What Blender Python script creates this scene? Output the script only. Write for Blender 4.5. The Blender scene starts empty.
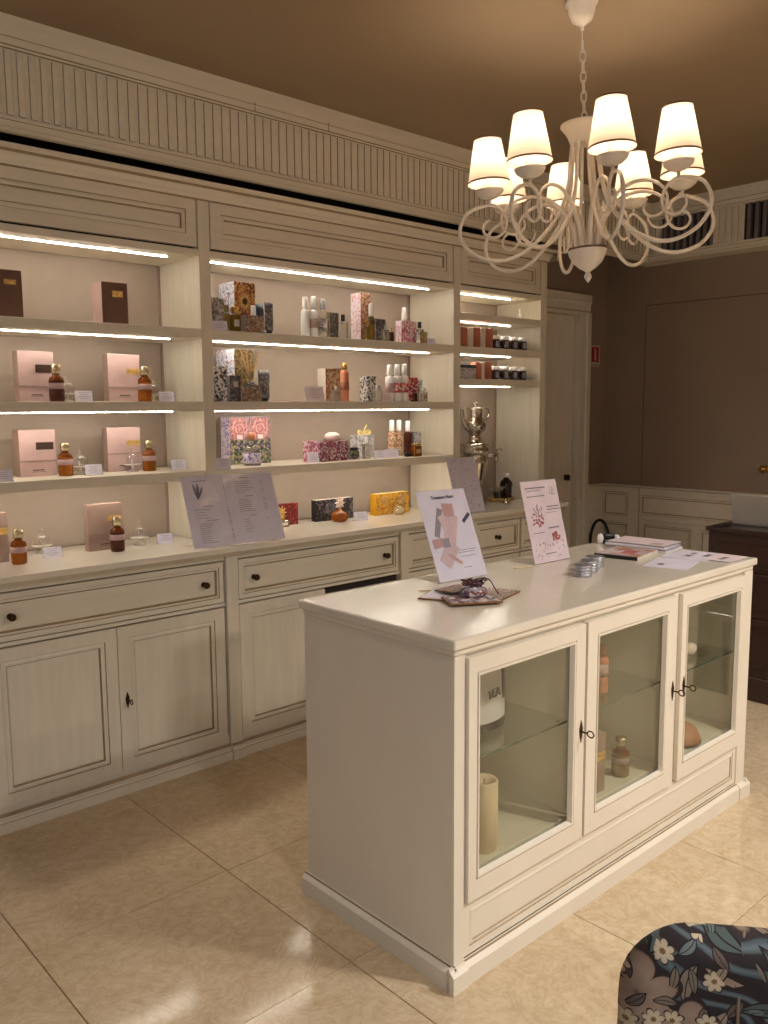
import bpy, math, random
from mathutils import Vector, Matrix
random.seed(7)
PI = math.pi
SC = bpy.context.scene
COL = SC.collection

# ------------------------------------------------------------------ camera, world, exposure, area lights
cam_d = bpy.data.cameras.new('camera')
cam = bpy.data.objects.new('camera', cam_d); COL.objects.link(cam); SC.camera = cam
YAW, PITCH, ROLL, FPX = math.radians(42.26722627), math.radians(6.97465801), math.radians(-0.40943378), 848.2396
_f = Vector((math.sin(YAW)*math.cos(PITCH), math.cos(YAW)*math.cos(PITCH), -math.sin(PITCH)))
_r = Vector((math.cos(YAW), -math.sin(YAW), 0)); _u = _r.cross(_f)
r2 = _r*math.cos(ROLL) + _u*math.sin(ROLL); u2 = -_r*math.sin(ROLL) + _u*math.cos(ROLL)
CAMH = 1.43
m = Matrix(((r2.x, u2.x, -_f.x, 0), (r2.y, u2.y, -_f.y, 0), (r2.z, u2.z, -_f.z, CAMH), (0, 0, 0, 1)))
cam.matrix_world = m
cam_d.sensor_fit = 'VERTICAL'; cam_d.sensor_height = 36.0
cam_d.lens = FPX/1024*36.0
cam_d.clip_start = 0.05

world = bpy.data.worlds.new('world'); SC.world = world; world.use_nodes = True
world.node_tree.nodes['Background'].inputs[0].default_value = (1.0, 0.86, 0.7, 1)
world.node_tree.nodes['Background'].inputs[1].default_value = 0.05

SC.view_settings.view_transform = 'Standard'
SC.view_settings.look = 'None'
SC.view_settings.gamma = 1.0
SC.view_settings.use_curve_mapping = False
SC.view_settings.exposure = 0.40

def area_light(name, loc, size, power, color, direction=(0, 0, -1), spread=180):
    d = bpy.data.lights.new(name, 'AREA'); d.shape = 'DISK' if size < .3 else 'SQUARE'
    d.size = size; d.energy = power; d.color = color; d.spread = math.radians(spread)
    o = bpy.data.objects.new(name, d); COL.objects.link(o); o.location = loc
    o.rotation_euler = Vector(direction).to_track_quat('-Z', 'Y').to_euler()
    return o
WARM = (1.0, 0.88, 0.74)
NEUT = (1.0, 0.94, 0.87)
CEIL = 2.691
# recessed ceiling lamps of the rest of the shop, behind and beside the photographer
DOWN = [(0.9, -0.7, 16), (2.6, -0.45, 36), (3.5, -1.1, 34)]
for i, (x, y, p) in enumerate(DOWN):
    area_light('ceiling_lamp_light', (x, y, CEIL-0.03), 0.18, p, NEUT, spread=138)
# evening light of the shop front behind the photographer
area_light('shop_front_light', (-1.9, -1.2, 1.5), 1.7, 24, (0.90, 0.93, 1.0), (1, 0.75, -0.05))
LED_W = 50       # emission strength of the shelf strips
BULB_W = 2.4      # each chandelier bulb

# ------------------------------------------------------------------ materials
def srgb(c):
    return tuple(((v/255)/12.92 if v/255 <= .04045 else ((v/255+.055)/1.055)**2.4) for v in c)

class NT:
    def __init__(s, name):
        s.m = bpy.data.materials.new(name); s.m.use_nodes = True
        s.t = s.m.node_tree; s.t.nodes.clear()
        s.out = s.n('ShaderNodeOutputMaterial')
    def n(s, typ, inp=None, **kw):
        nd = s.t.nodes.new(typ)
        for k, v in kw.items(): setattr(nd, k, v)
        for k, v in (inp or {}).items():
            if isinstance(v, bpy.types.NodeSocket): s.t.links.new(v, nd.inputs[k])
            else: nd.inputs[k].default_value = v
        return nd
    def link(s, a, b): s.t.links.new(a, b)
    def ramp(s, fac, stops, interp='LINEAR'):
        nd = s.n('ShaderNodeValToRGB', {'Fac': fac}); cr = nd.color_ramp; cr.interpolation = interp
        while len(cr.elements) < len(stops): cr.elements.new(0.5)
        for e, (p, c) in zip(cr.elements, stops):
            e.position = p; e.color = (*srgb(c), 1)
        return nd.outputs['Color']
    def mix(s, fac, a, b, mode='MIX'):
        nd = s.n('ShaderNodeMix', data_type='RGBA', blend_type=mode)
        for k, v in ((0, fac), (6, a), (7, b)):
            if isinstance(v, bpy.types.NodeSocket): s.link(v, nd.inputs[k])
            else: nd.inputs[k].default_value = v if k == 0 else (*v, 1) if len(v) == 3 else v
        return nd.outputs[2]
    def bsdf(s, **kw):
        nd = s.n('ShaderNodeBsdfPrincipled')
        for k, v in kw.items():
            k = k.replace('_', ' ')
            if isinstance(v, bpy.types.NodeSocket): s.link(v, nd.inputs[k])
            else:
                if k == 'Base Color' and len(v) == 3: v = (*v, 1)
                nd.inputs[k].default_value = v
        s.link(nd.outputs[0], s.out.inputs[0]); return nd

def plain(name, c, rough=.5, metallic=0.0, var=0.05, scale=14, bump=0.0, spec=.5, stretch=(1, 1, 1), coord='Object', coat=0):
    s = NT(name); tc = s.n('ShaderNodeTexCoord')
    mp = s.n('ShaderNodeMapping', {'Vector': tc.outputs[coord], 'Scale': stretch})
    nz = s.n('ShaderNodeTexNoise', {'Vector': mp.outputs[0], 'Scale': scale, 'Detail': 4.0})
    a = [max(0, v*(1-var)) for v in c]; b = [min(255, v*(1+var)) for v in c]
    col = s.ramp(nz.outputs['Fac'], [(.3, a), (.7, b)])
    kw = dict(Base_Color=col, Roughness=rough, Metallic=metallic)
    nd = s.bsdf(**kw); nd.inputs['Specular IOR Level'].default_value = spec
    if coat: nd.inputs['Coat Weight'].default_value = coat; nd.inputs['Coat Roughness'].default_value = .1
    if bump:
        bp = s.n('ShaderNodeBump', {'Height': nz.outputs['Fac'], 'Strength': bump, 'Distance': .002})
        s.link(bp.outputs[0], nd.inputs['Normal'])
    return s.m

M = {}
CREAM = (224, 215, 196)
M['cream'] = plain('ivory_brushed_paint', CREAM, .42, var=.022, scale=7, stretch=(5, 5, .6), bump=.03)
M['cream2'] = plain('ivory_brushed_paint_horizontal', CREAM, .42, var=.022, scale=7, stretch=(.6, 5, 5), bump=.03)
M['top'] = plain('ivory_lacquer_top', (228, 219, 202), .2, var=.02, scale=5, coat=.3)
M['island'] = plain('ivory_island_paint', (230, 221, 204), .38, var=.01, scale=4, stretch=(2, 2, 1), bump=.0)
M['glaze'] = plain('brown_glaze_in_grooves', (158, 136, 106), .6, var=.08)
M['niche'] = plain('beige_back_panel', (170, 154, 139), .6, var=.01, scale=20, bump=.0)
M['dark'] = plain('gap_shade_board', (38, 28, 22), .8)  # near-black puts the shade of cupboard cavities and door gaps into the colour
M['gapboard'] = plain('cavity_shade_board', (50, 34, 26), .9)  # dark tone stands in for the shade of the frieze and vent cavities
M['bronze'] = plain('dark_bronze', (70, 52, 34), .35, metallic=.9, var=.25, scale=60)
M['gold'] = plain('brass', (205, 165, 90), .25, metallic=1, var=.08)
M['palegold'] = plain('pale_gold_cap', (206, 192, 158), .25, metallic=.9, var=.1)
M['brownedge'] = plain('bronze_brown_card_edge', (142, 100, 62), .4, metallic=.4)
M['palepink'] = plain('faded_pink_print', (214, 188, 192), .6)
M['paleorange'] = plain('faded_coral_print', (198, 158, 154), .6)
M['palegrey'] = plain('faded_grey_print', (150, 142, 152), .6)
M['goldpaper'] = plain('gold_foil', (214, 180, 110), .4, metallic=.6, var=.15, scale=80)
M['white'] = plain('white_plastic', (236, 232, 228), .35, var=.02)
M['whitepaint'] = plain('white_enamel_metal', (226, 216, 202), .35, var=.03)
M['black'] = plain('black_plastic', (24, 22, 22), .35)
M['desk'] = plain('dark_mahogany', (48, 24, 19), .35, var=.12, scale=5, stretch=(1, 1, 8), coat=.3)
M['deskline'] = plain('dark_mahogany_groove', (26, 12, 8), .5)
M['alu'] = plain('grey_aluminium', (176, 172, 166), .38, metallic=.55, var=.02)
M['steel'] = plain('polished_steel', (196, 188, 176), .12, metallic=1, var=.05)
M['pink'] = plain('pink_paper_box', (196, 166, 160), .55, var=.04)
M['mauve'] = plain('mauve_paper_box', (160, 134, 122), .55, var=.04)
M['brownbox'] = plain('brown_paper_box', (104, 74, 62), .5, var=.05)
M['darklabel'] = plain('dark_brown_label', (60, 38, 28), .5)
M['pinklabel'] = plain('pink_label', (176, 148, 146), .6)
M['greytext'] = plain('grey_print', (136, 124, 130), .7)
M['darktext'] = plain('dark_print', (72, 64, 72), .7)
M['redtext'] = plain('red_print', (184, 104, 108), .7)
M['paper'] = plain('white_card_paper', (222, 216, 222), .6, var=.02)
M['lilacpaper'] = plain('cool_white_paper', (226, 220, 234), .5, var=.02)
M['pinkpaper'] = plain('pale_pink_paper', (234, 216, 220), .5, var=.03)
M['candle'] = plain('cream_wax', (232, 208, 178), .5, var=.02)
M['peach'] = plain('peach_plastic', (214, 140, 104), .35)
M['orangebook'] = plain('terracotta_paper', (172, 104, 80), .5, var=.1)
M['whitebook'] = plain('offwhite_paper', (214, 204, 190), .5, var=.05)
M['greybook'] = plain('grey_paper', (150, 142, 138), .5, var=.1)
M['navy'] = plain('slate_blue_paper', (48, 60, 76), .45, var=.25, scale=40)
M['ribbon'] = plain('cream_yellow_ribbon', (230, 206, 130), .45)
M['ribbonred'] = plain('dark_burgundy_ribbon', (70, 22, 34), .5)
M['reed'] = plain('rattan_reed', (236, 204, 150), .7)
M['tin'] = plain('silver_tin', (178, 178, 182), .3, metallic=.6)
M['jarglass'] = plain('dark_brown_glass', (40, 22, 18), .12)
M['jarlabel'] = plain('grey_lilac_label', (148, 142, 152), .6)
M['terracotta'] = plain('terracotta_clay', (182, 122, 84), .6)
M['redsign'] = plain('red_sign_enamel', (150, 18, 22), .5)
M['signgrey'] = plain('sign_white', (196, 176, 160), .5)
M['olive'] = plain('olive_gold_glass', (132, 112, 64), .2, var=.1)
M['caulk'] = plain('joint_brown', (96, 74, 54), .8)
M['finmetal'] = plain('grey_vent_fin', (128, 122, 122), .4, metallic=.3)
M['grout'] = plain('brown_grout', (148, 120, 90), .8)
M['pearl'] = plain('pale_pink_soap', (240, 216, 208), .3)
M['velvet'] = plain('black_leather', (26, 20, 18), .5)

def wall_mat(name, c, sc=220, bump=.12):
    s = NT(name); tc = s.n('ShaderNodeTexCoord')
    nz = s.n('ShaderNodeTexNoise', {'Vector': tc.outputs['Object'], 'Scale': sc, 'Detail': 3.0})
    n2 = s.n('ShaderNodeTexNoise', {'Vector': tc.outputs['Object'], 'Scale': 1.5, 'Detail': 2.0})
    c1 = s.ramp(n2.outputs['Fac'], [(.3, [v*.97 for v in c]), (.7, [v*1.03 for v in c])])
    nd = s.bsdf(Base_Color=c1, Roughness=.85)
    bp = s.n('ShaderNodeBump', {'Height': nz.outputs['Fac'], 'Strength': bump, 'Distance': .001})
    s.link(bp.outputs[0], nd.inputs['Normal']); return s.m
M['wall'] = wall_mat('taupe_wall_covering', (148, 128, 110))
M['ceil'] = wall_mat('taupe_ceiling_paint', (146, 125, 100), 90, .05)

def marble():
    s = NT('beige_marble_tile'); g = s.n('ShaderNodeNewGeometry'); oi = s.n('ShaderNodeObjectInfo')
    sh = s.n('ShaderNodeVectorMath', {0: g.outputs['Position'], 1: oi.outputs['Location']}, operation='MULTIPLY_ADD')
    sh.inputs[2].default_value = (0, 0, 0)
    off = s.n('ShaderNodeVectorMath', {0: oi.outputs['Location'], 1: (.37, .61, 0)}, operation='MULTIPLY')
    pos = s.n('ShaderNodeVectorMath', {0: g.outputs['Position'], 1: off.outputs[0]}, operation='ADD')
    a = s.n('ShaderNodeTexNoise', {'Vector': pos.outputs[0], 'Scale': 3.2, 'Detail': 8.0, 'Roughness': .6, 'Distortion': 1.2})
    b = s.n('ShaderNodeTexNoise', {'Vector': pos.outputs[0], 'Scale': 30, 'Detail': 5.0, 'Roughness': .7})
    v = s.n('ShaderNodeTexVoronoi', {'Vector': pos.outputs[0], 'Scale': 9, 'Randomness': 1.0}, feature='DISTANCE_TO_EDGE')
    c1 = s.ramp(a.outputs['Fac'], [(.3, (202, 183, 154)), (.5, (209, 191, 162)), (.7, (216, 199, 171))])
    c2 = s.ramp(b.outputs['Fac'], [(.35, (206, 180, 150)), (.6, (255, 250, 240))])
    c = s.mix(.3, c1, c2, 'MULTIPLY')
    ve = s.ramp(v.outputs['Distance'], [(0.0, (214, 196, 170)), (.035, (255, 255, 255))])
    fv = s.n('ShaderNodeTexNoise', {'Vector': pos.outputs[0], 'Scale': 7.0, 'Detail': 9.0, 'Roughness': .75, 'Distortion': 2.5})
    fr_ = s.ramp(fv.outputs['Fac'], [(.44, (255, 255, 255)), (.495, (214, 196, 170)), (.55, (255, 255, 255))])
    c = s.mix(.35, c, fr_, 'MULTIPLY')
    rr = s.n('ShaderNodeMapRange', {'Value': b.outputs['Fac'], 3: .07, 4: .15})
    nd = s.bsdf(Base_Color=c, Roughness=rr.outputs[0]); nd.inputs['Specular IOR Level'].default_value = .45
    return s.m
M['marble'] = marble()

def thin_glass(name, tint=(.93, .96, .93), rough=.02, fac=None):
    s = NT(name)
    tr = s.n('ShaderNodeBsdfTransparent', {'Color': (*tint, 1)})
    gl = s.n('ShaderNodeBsdfGlossy', {'Roughness': rough, 'Color': (1, 1, 1, 1)})
    g = s.n('ShaderNodeNewGeometry')
    ior = s.n('ShaderNodeMapRange', {'Value': g.outputs['Backfacing'], 3: 1.45, 4: 1/1.45})   # same reflectance on both faces of thin glass
    fr = s.n('ShaderNodeFresnel', {'IOR': ior.outputs[0]})
    f = fr.outputs[0]
    if fac:
        ad = s.n('ShaderNodeMath', {0: f, 1: fac}, operation='ADD'); f = ad.outputs[0]
    mx = s.n('ShaderNodeMixShader', {0: f, 1: tr.outputs[0], 2: gl.outputs[0]})
    s.link(mx.outputs[0], s.out.inputs[0]); return s.m
M['pane'] = thin_glass('cabinet_pane_glass', (.90, .91, .86))
M['acrylic'] = thin_glass('clear_acrylic', (.985, .985, .99), .03, .01)
M['cloche'] = thin_glass('clear_blown_glass', (.93, .93, .92), .02, .1)
M['edgeglass'] = plain('green_glass_edge', (86, 100, 88), .2)
M['milkglass'] = plain('whitish_pressed_glass', (226, 220, 210), .1)
M['gshelf'] = thin_glass('greenish_shelf_glass', (.93, .96, .94), .02)

def coloured_glass(name, c, rough=.06, tw=.55):
    s = NT(name)
    nd = s.bsdf(Base_Color=srgb(c), Roughness=rough)
    nd.inputs['Transmission Weight'].default_value = tw; nd.inputs['IOR'].default_value = 1.35
    return s.m
M['amber'] = coloured_glass('amber_brown_glass', (150, 78, 26))
M['amberliq'] = coloured_glass('golden_perfume', (184, 108, 34))
M['darkamber'] = coloured_glass('dark_brown_perfume', (92, 40, 26))
M['clearliq'] = coloured_glass('pale_perfume', (236, 232, 222), .03, .82)
M['yellowliq'] = coloured_glass('olive_perfume', (168, 136, 62))
M['rosyliq'] = coloured_glass('rosy_lotion', (222, 176, 168))

def emis(name, c, st):
    s = NT(name); e = s.n('ShaderNodeEmission', {'Color': (*c, 1), 'Strength': st})
    s.link(e.outputs[0], s.out.inputs[0]); return s.m
M['led'] = emis('led_strip_light', (1, .92, .80), LED_W)
M['bulb'] = emis('warm_bulb', (1, .80, .52), 14)
M['downlamp'] = emis('ceiling_lamp_glow', (1, .85, .66), 8)

def shade_mat():
    s = NT('white_fabric_lampshade')
    tc = s.n('ShaderNodeTexCoord')
    w = s.n('ShaderNodeTexNoise', {'Vector': tc.outputs['Object'], 'Scale': 400, 'Detail': 1.0})
    c = s.ramp(w.outputs['Fac'], [(.3, (250, 232, 212)), (.7, (255, 240, 224))])
    d = s.n('ShaderNodeBsdfDiffuse', {'Color': c}); t = s.n('ShaderNodeBsdfTranslucent', {'Color': c})
    mx = s.n('ShaderNodeMixShader', {0: .29, 1: d.outputs[0], 2: t.outputs[0]})
    s.link(mx.outputs[0], s.out.inputs[0]); return s.m
M['shade'] = shade_mat()

def floral(name, cols, scale=38, rough=.45, edge=None, dist=.6):
    """small printed pattern: warped cells in the given print colours"""
    scale *= 1.9; s = NT(name); tc = s.n('ShaderNodeTexCoord')
    nz = s.n('ShaderNodeTexNoise', {'Vector': tc.outputs['Object'], 'Scale': scale*.8, 'Detail': 2.0})
    ad = s.n('ShaderNodeVectorMath', {0: nz.outputs['Color'], 1: (dist/scale,)*3}, operation='MULTIPLY')
    p = s.n('ShaderNodeVectorMath', {0: tc.outputs['Object'], 1: ad.outputs[0]}, operation='ADD')
    v = s.n('ShaderNodeTexVoronoi', {'Vector': p.outputs[0], 'Scale': scale})
    sep = s.n('ShaderNodeSeparateColor', {0: v.outputs['Color']})
    st = [(i/len(cols), c) for i, c in enumerate(cols)]
    c = s.ramp(sep.outputs[0], st, 'CONSTANT')
    if edge:
        e = s.n('ShaderNodeTexVoronoi', {'Vector': p.outputs[0], 'Scale': scale}, feature='DISTANCE_TO_EDGE')
        k = s.n('ShaderNodeMath', {0: e.outputs['Distance'], 1: .07}, operation='LESS_THAN')
        c = s.mix(k.outputs[0], c, srgb(edge))
    s.bsdf(Base_Color=c, Roughness=rough); return s.m
M['f_sun'] = floral('sunburst_print', [(176, 96, 40), (206, 150, 80), (120, 66, 36), (214, 178, 110), (96, 70, 54)], 60)
M['f_whiteblue'] = floral('white_and_blue_print', [(226, 226, 240), (214, 218, 236), (186, 190, 214), (236, 232, 236), (150, 120, 130)], 60)
M['f_grey'] = floral('grey_figure_print', [(150, 142, 140), (190, 182, 178), (108, 98, 96), (206, 198, 196)], 70)
M['f_olive'] = floral('olive_leaf_print', [(168, 150, 106), (190, 170, 124), (130, 112, 78), (208, 192, 150)], 70)
M['f_brown'] = floral('brown_grey_print', [(150, 126, 108), (190, 172, 152), (106, 92, 86), (170, 124, 92)], 80)
M['f_dark'] = floral('dark_grey_print', [(88, 84, 88), (110, 106, 110), (150, 140, 130), (72, 72, 80)], 60)
M['f_tall'] = floral('rust_and_cream_print', [(170, 120, 90), (206, 176, 140), (140, 90, 80), (196, 150, 120)], 60)
M['f_pinkwhite'] = floral('white_box_with_rose_specks', [(236, 222, 230), (236, 222, 230), (222, 170, 176), (232, 216, 226)], 60)
M['f_pink'] = floral('pink_blossom_print', [(214, 130, 152), (232, 200, 208), (196, 100, 124), (232, 214, 218)], 50)
M['f_bw'] = floral('black_and_white_leaf_print', [(60, 60, 62), (232, 228, 224), (226, 222, 218), (236, 232, 228), (130, 128, 130)], 60)
M['f_beige'] = floral('beige_botanical_print', [(206, 184, 150), (216, 196, 160), (150, 110, 80), (186, 120, 90)], 60)
M['f_red'] = floral('red_flower_print', [(176, 40, 50), (220, 120, 120), (120, 24, 34), (232, 208, 206)], 50)
M['f_mag'] = floral('magenta_patchwork_print', [(150, 56, 84), (228, 206, 210), (110, 50, 70), (150, 144, 168), (214, 180, 188), (180, 84, 104)], 70)
M['f_silver'] = floral('silver_grey_print', [(190, 186, 190), (206, 202, 206), (150, 150, 150)], 60)
M['f_yellow'] = floral('yellow_medallion_print', [(216, 158, 30), (232, 190, 70), (150, 110, 60), (206, 140, 20)], 70, edge=(180, 130, 50))
M['f_black'] = floral('black_silver_print', [(26, 22, 24), (36, 30, 32), (110, 100, 104), (30, 26, 28)], 60)
M['f_redgold'] = floral('dark_red_print', [(116, 26, 24), (98, 18, 20), (150, 56, 40), (84, 14, 16)], 60)
M['f_rosegreen'] = floral('green_leaf_print', [(70, 80, 56), (120, 128, 84), (46, 50, 52), (110, 104, 140), (170, 150, 120)], 60)
M['f_roses'] = floral('red_rose_petals', [(150, 58, 62), (176, 84, 86), (124, 44, 52), (160, 70, 72)], 48, edge=(206, 164, 156))
M['f_rosepale'] = floral('pale_rose_petals', [(196, 160, 154), (184, 136, 134), (172, 112, 112)], 34)
M['f_roseground'] = floral('mauve_print_ground', [(150, 112, 114), (126, 98, 104), (170, 136, 136)], 34)
M['f_violet'] = floral('lilac_vine_print', [(222, 212, 236), (200, 190, 226), (236, 224, 240), (140, 120, 190)], 70)
M['f_photo'] = floral('photo_collage_print', [(150, 142, 150), (96, 84, 96), (216, 204, 200), (120, 60, 70)], 45)
M['f_mag1'] = floral('magazine_cover_print', [(196, 170, 164), (206, 186, 186), (184, 130, 110), (214, 200, 200)], 16)

def upholstery():
    """woven print: dark ground, teal scrolling leaves, beige petals, small five-petalled flowers"""
    s = NT('floral_tapestry_upholstery'); tc = s.n('ShaderNodeTexCoord')
    P = tc.outputs['Object']
    def vm(op, a, b): return s.n('ShaderNodeVectorMath', {0: a, 1: b}, operation=op).outputs[0]
    def mt(op, a, b=0.0): return s.n('ShaderNodeMath', {0: a, 1: b}, operation=op).outputs[0]
    def warp(p, sc, amt):
        nz = s.n('ShaderNodeTexNoise', {'Vector': p, 'Scale': sc, 'Detail': 1.0})
        return vm('ADD', p, vm('MULTIPLY', vm('SUBTRACT', nz.outputs['Color'], (.5, .5, .5)), (amt,)*3))
    flat = vm('MULTIPLY', P, (1, .55, 1))
    def cells(scale, rnd, p=flat):
        v = s.n('ShaderNodeTexVoronoi', {'Vector': p, 'Scale': scale, 'Randomness': rnd})
        d = s.n('ShaderNodeSeparateXYZ', {0: vm('SUBTRACT', p, v.outputs['Position'])})
        c = s.n('ShaderNodeSeparateColor', {0: v.outputs['Color']})
        return d.outputs[0], mt('ADD', d.outputs[2], mt('MULTIPLY', d.outputs[1], .7)), c
    def leaves(base, scale, L_, W_, keep, cols, edge=(24, 18, 20)):
        x, z, c = cells(scale, .85, warp(flat, 9, .05))
        th = mt('MULTIPLY', c.outputs[2], 6.283)
        cs, sn = mt('COSINE', th), mt('SINE', th)
        u = mt('ADD', mt('MULTIPLY', x, cs), mt('MULTIPLY', z, sn))
        v = mt('SUBTRACT', mt('MULTIPLY', z, cs), mt('MULTIPLY', x, sn))
        v = mt('ADD', v, mt('MULTIPLY', mt('MULTIPLY', u, u), 6.0))
        prof = mt('SUBTRACT', 1.0, mt('POWER', mt('DIVIDE', mt('ABSOLUTE', u), L_), 2.0))
        a = mt('DIVIDE', mt('ABSOLUTE', v), W_)
        inside = mt('LESS_THAN', a, prof); core = mt('LESS_THAN', mt('ADD', a, .22), prof)
        vein = mt('GREATER_THAN', a, .07)
        k = mt('GREATER_THAN', c.outputs[0], 1-keep)
        lc = s.ramp(c.outputs[1], cols, 'CONSTANT')
        lf = s.mix(mt('MULTIPLY', core, vein), srgb(edge), lc)
        return s.mix(mt('MULTIPLY', inside, k), base, lf)
    def flowers(base, scale, r, petals, keep, cols):
        x, z, c = cells(scale, .9)
        ang = mt('ADD', mt('ARCTAN2', z, x), mt('MULTIPLY', c.outputs[2], 6.283))
        lob = mt('ABSOLUTE', mt('COSINE', mt('MULTIPLY', ang, petals/2)))
        rad = mt('SQRT', mt('ADD', mt('MULTIPLY', x, x), mt('MULTIPLY', z, z)))
        lim = mt('MULTIPLY', mt('ADD', mt('MULTIPLY', mt('POWER', lob, .5), .55), .45), r)
        t_ = mt('DIVIDE', rad, lim)
        fc = s.ramp(t_, cols)
        k = mt('GREATER_THAN', c.outputs[0], 1-keep)
        return s.mix(mt('MULTIPLY', mt('LESS_THAN', t_, 1.0), k), base, fc)
    wv = s.n('ShaderNodeTexWave', {'Vector': warp(flat, 6, .16), 'Scale': 4.6, 'Distortion': 2.0, 'Detail': 1.0}, wave_type='BANDS', bands_direction='DIAGONAL')
    c = s.ramp(wv.outputs['Fac'], [(0, (36, 28, 32)), (.40, (40, 32, 36)), (.46, (64, 76, 84)), (.70, (92, 104, 110)), (.84, (70, 82, 88)), (.9, (36, 28, 32))])
    c = leaves(c, 15, .036, .014, .95, [(0, (84, 98, 100)), (.35, (110, 98, 88)), (.6, (72, 84, 84)), (.8, (126, 112, 98))])
    c = flowers(c, 8.5, .060, 6, .72, [(0, (88, 62, 54)), (.12, (132, 112, 98)), (.55, (150, 130, 114)), (.84, (138, 118, 104)), (.9, (44, 32, 32))])
    c = leaves(c, 24, .021, .008, .85, [(0, (116, 104, 92)), (.35, (92, 78, 72)), (.6, (96, 108, 108)), (.8, (140, 126, 110))])
    c = flowers(c, 19, .017, 7, .55, [(0, (120, 90, 60)), (.22, (120, 90, 60)), (.28, (196, 182, 156)), (.8, (186, 172, 148)), (.9, (50, 38, 36))])
    nd = s.bsdf(Base_Color=c, Roughness=.9)
    wz = s.n('ShaderNodeTexNoise', {'Vector': P, 'Scale': 600, 'Detail': 1.0})
    bp = s.n('ShaderNodeBump', {'Height': wz.outputs['Fac'], 'Strength': .3, 'Distance': .001})
    s.link(bp.outputs[0], nd.inputs['Normal']); return s.m
M['uph'] = upholstery()
M['piping'] = plain('beige_piping', (120, 104, 88), .8)

# ------------------------------------------------------------------ geometry helpers
def origin(o):
    v = Vector((0, 0, 0))
    while o is not None: v += o.location; o = o.parent
    return v

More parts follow.
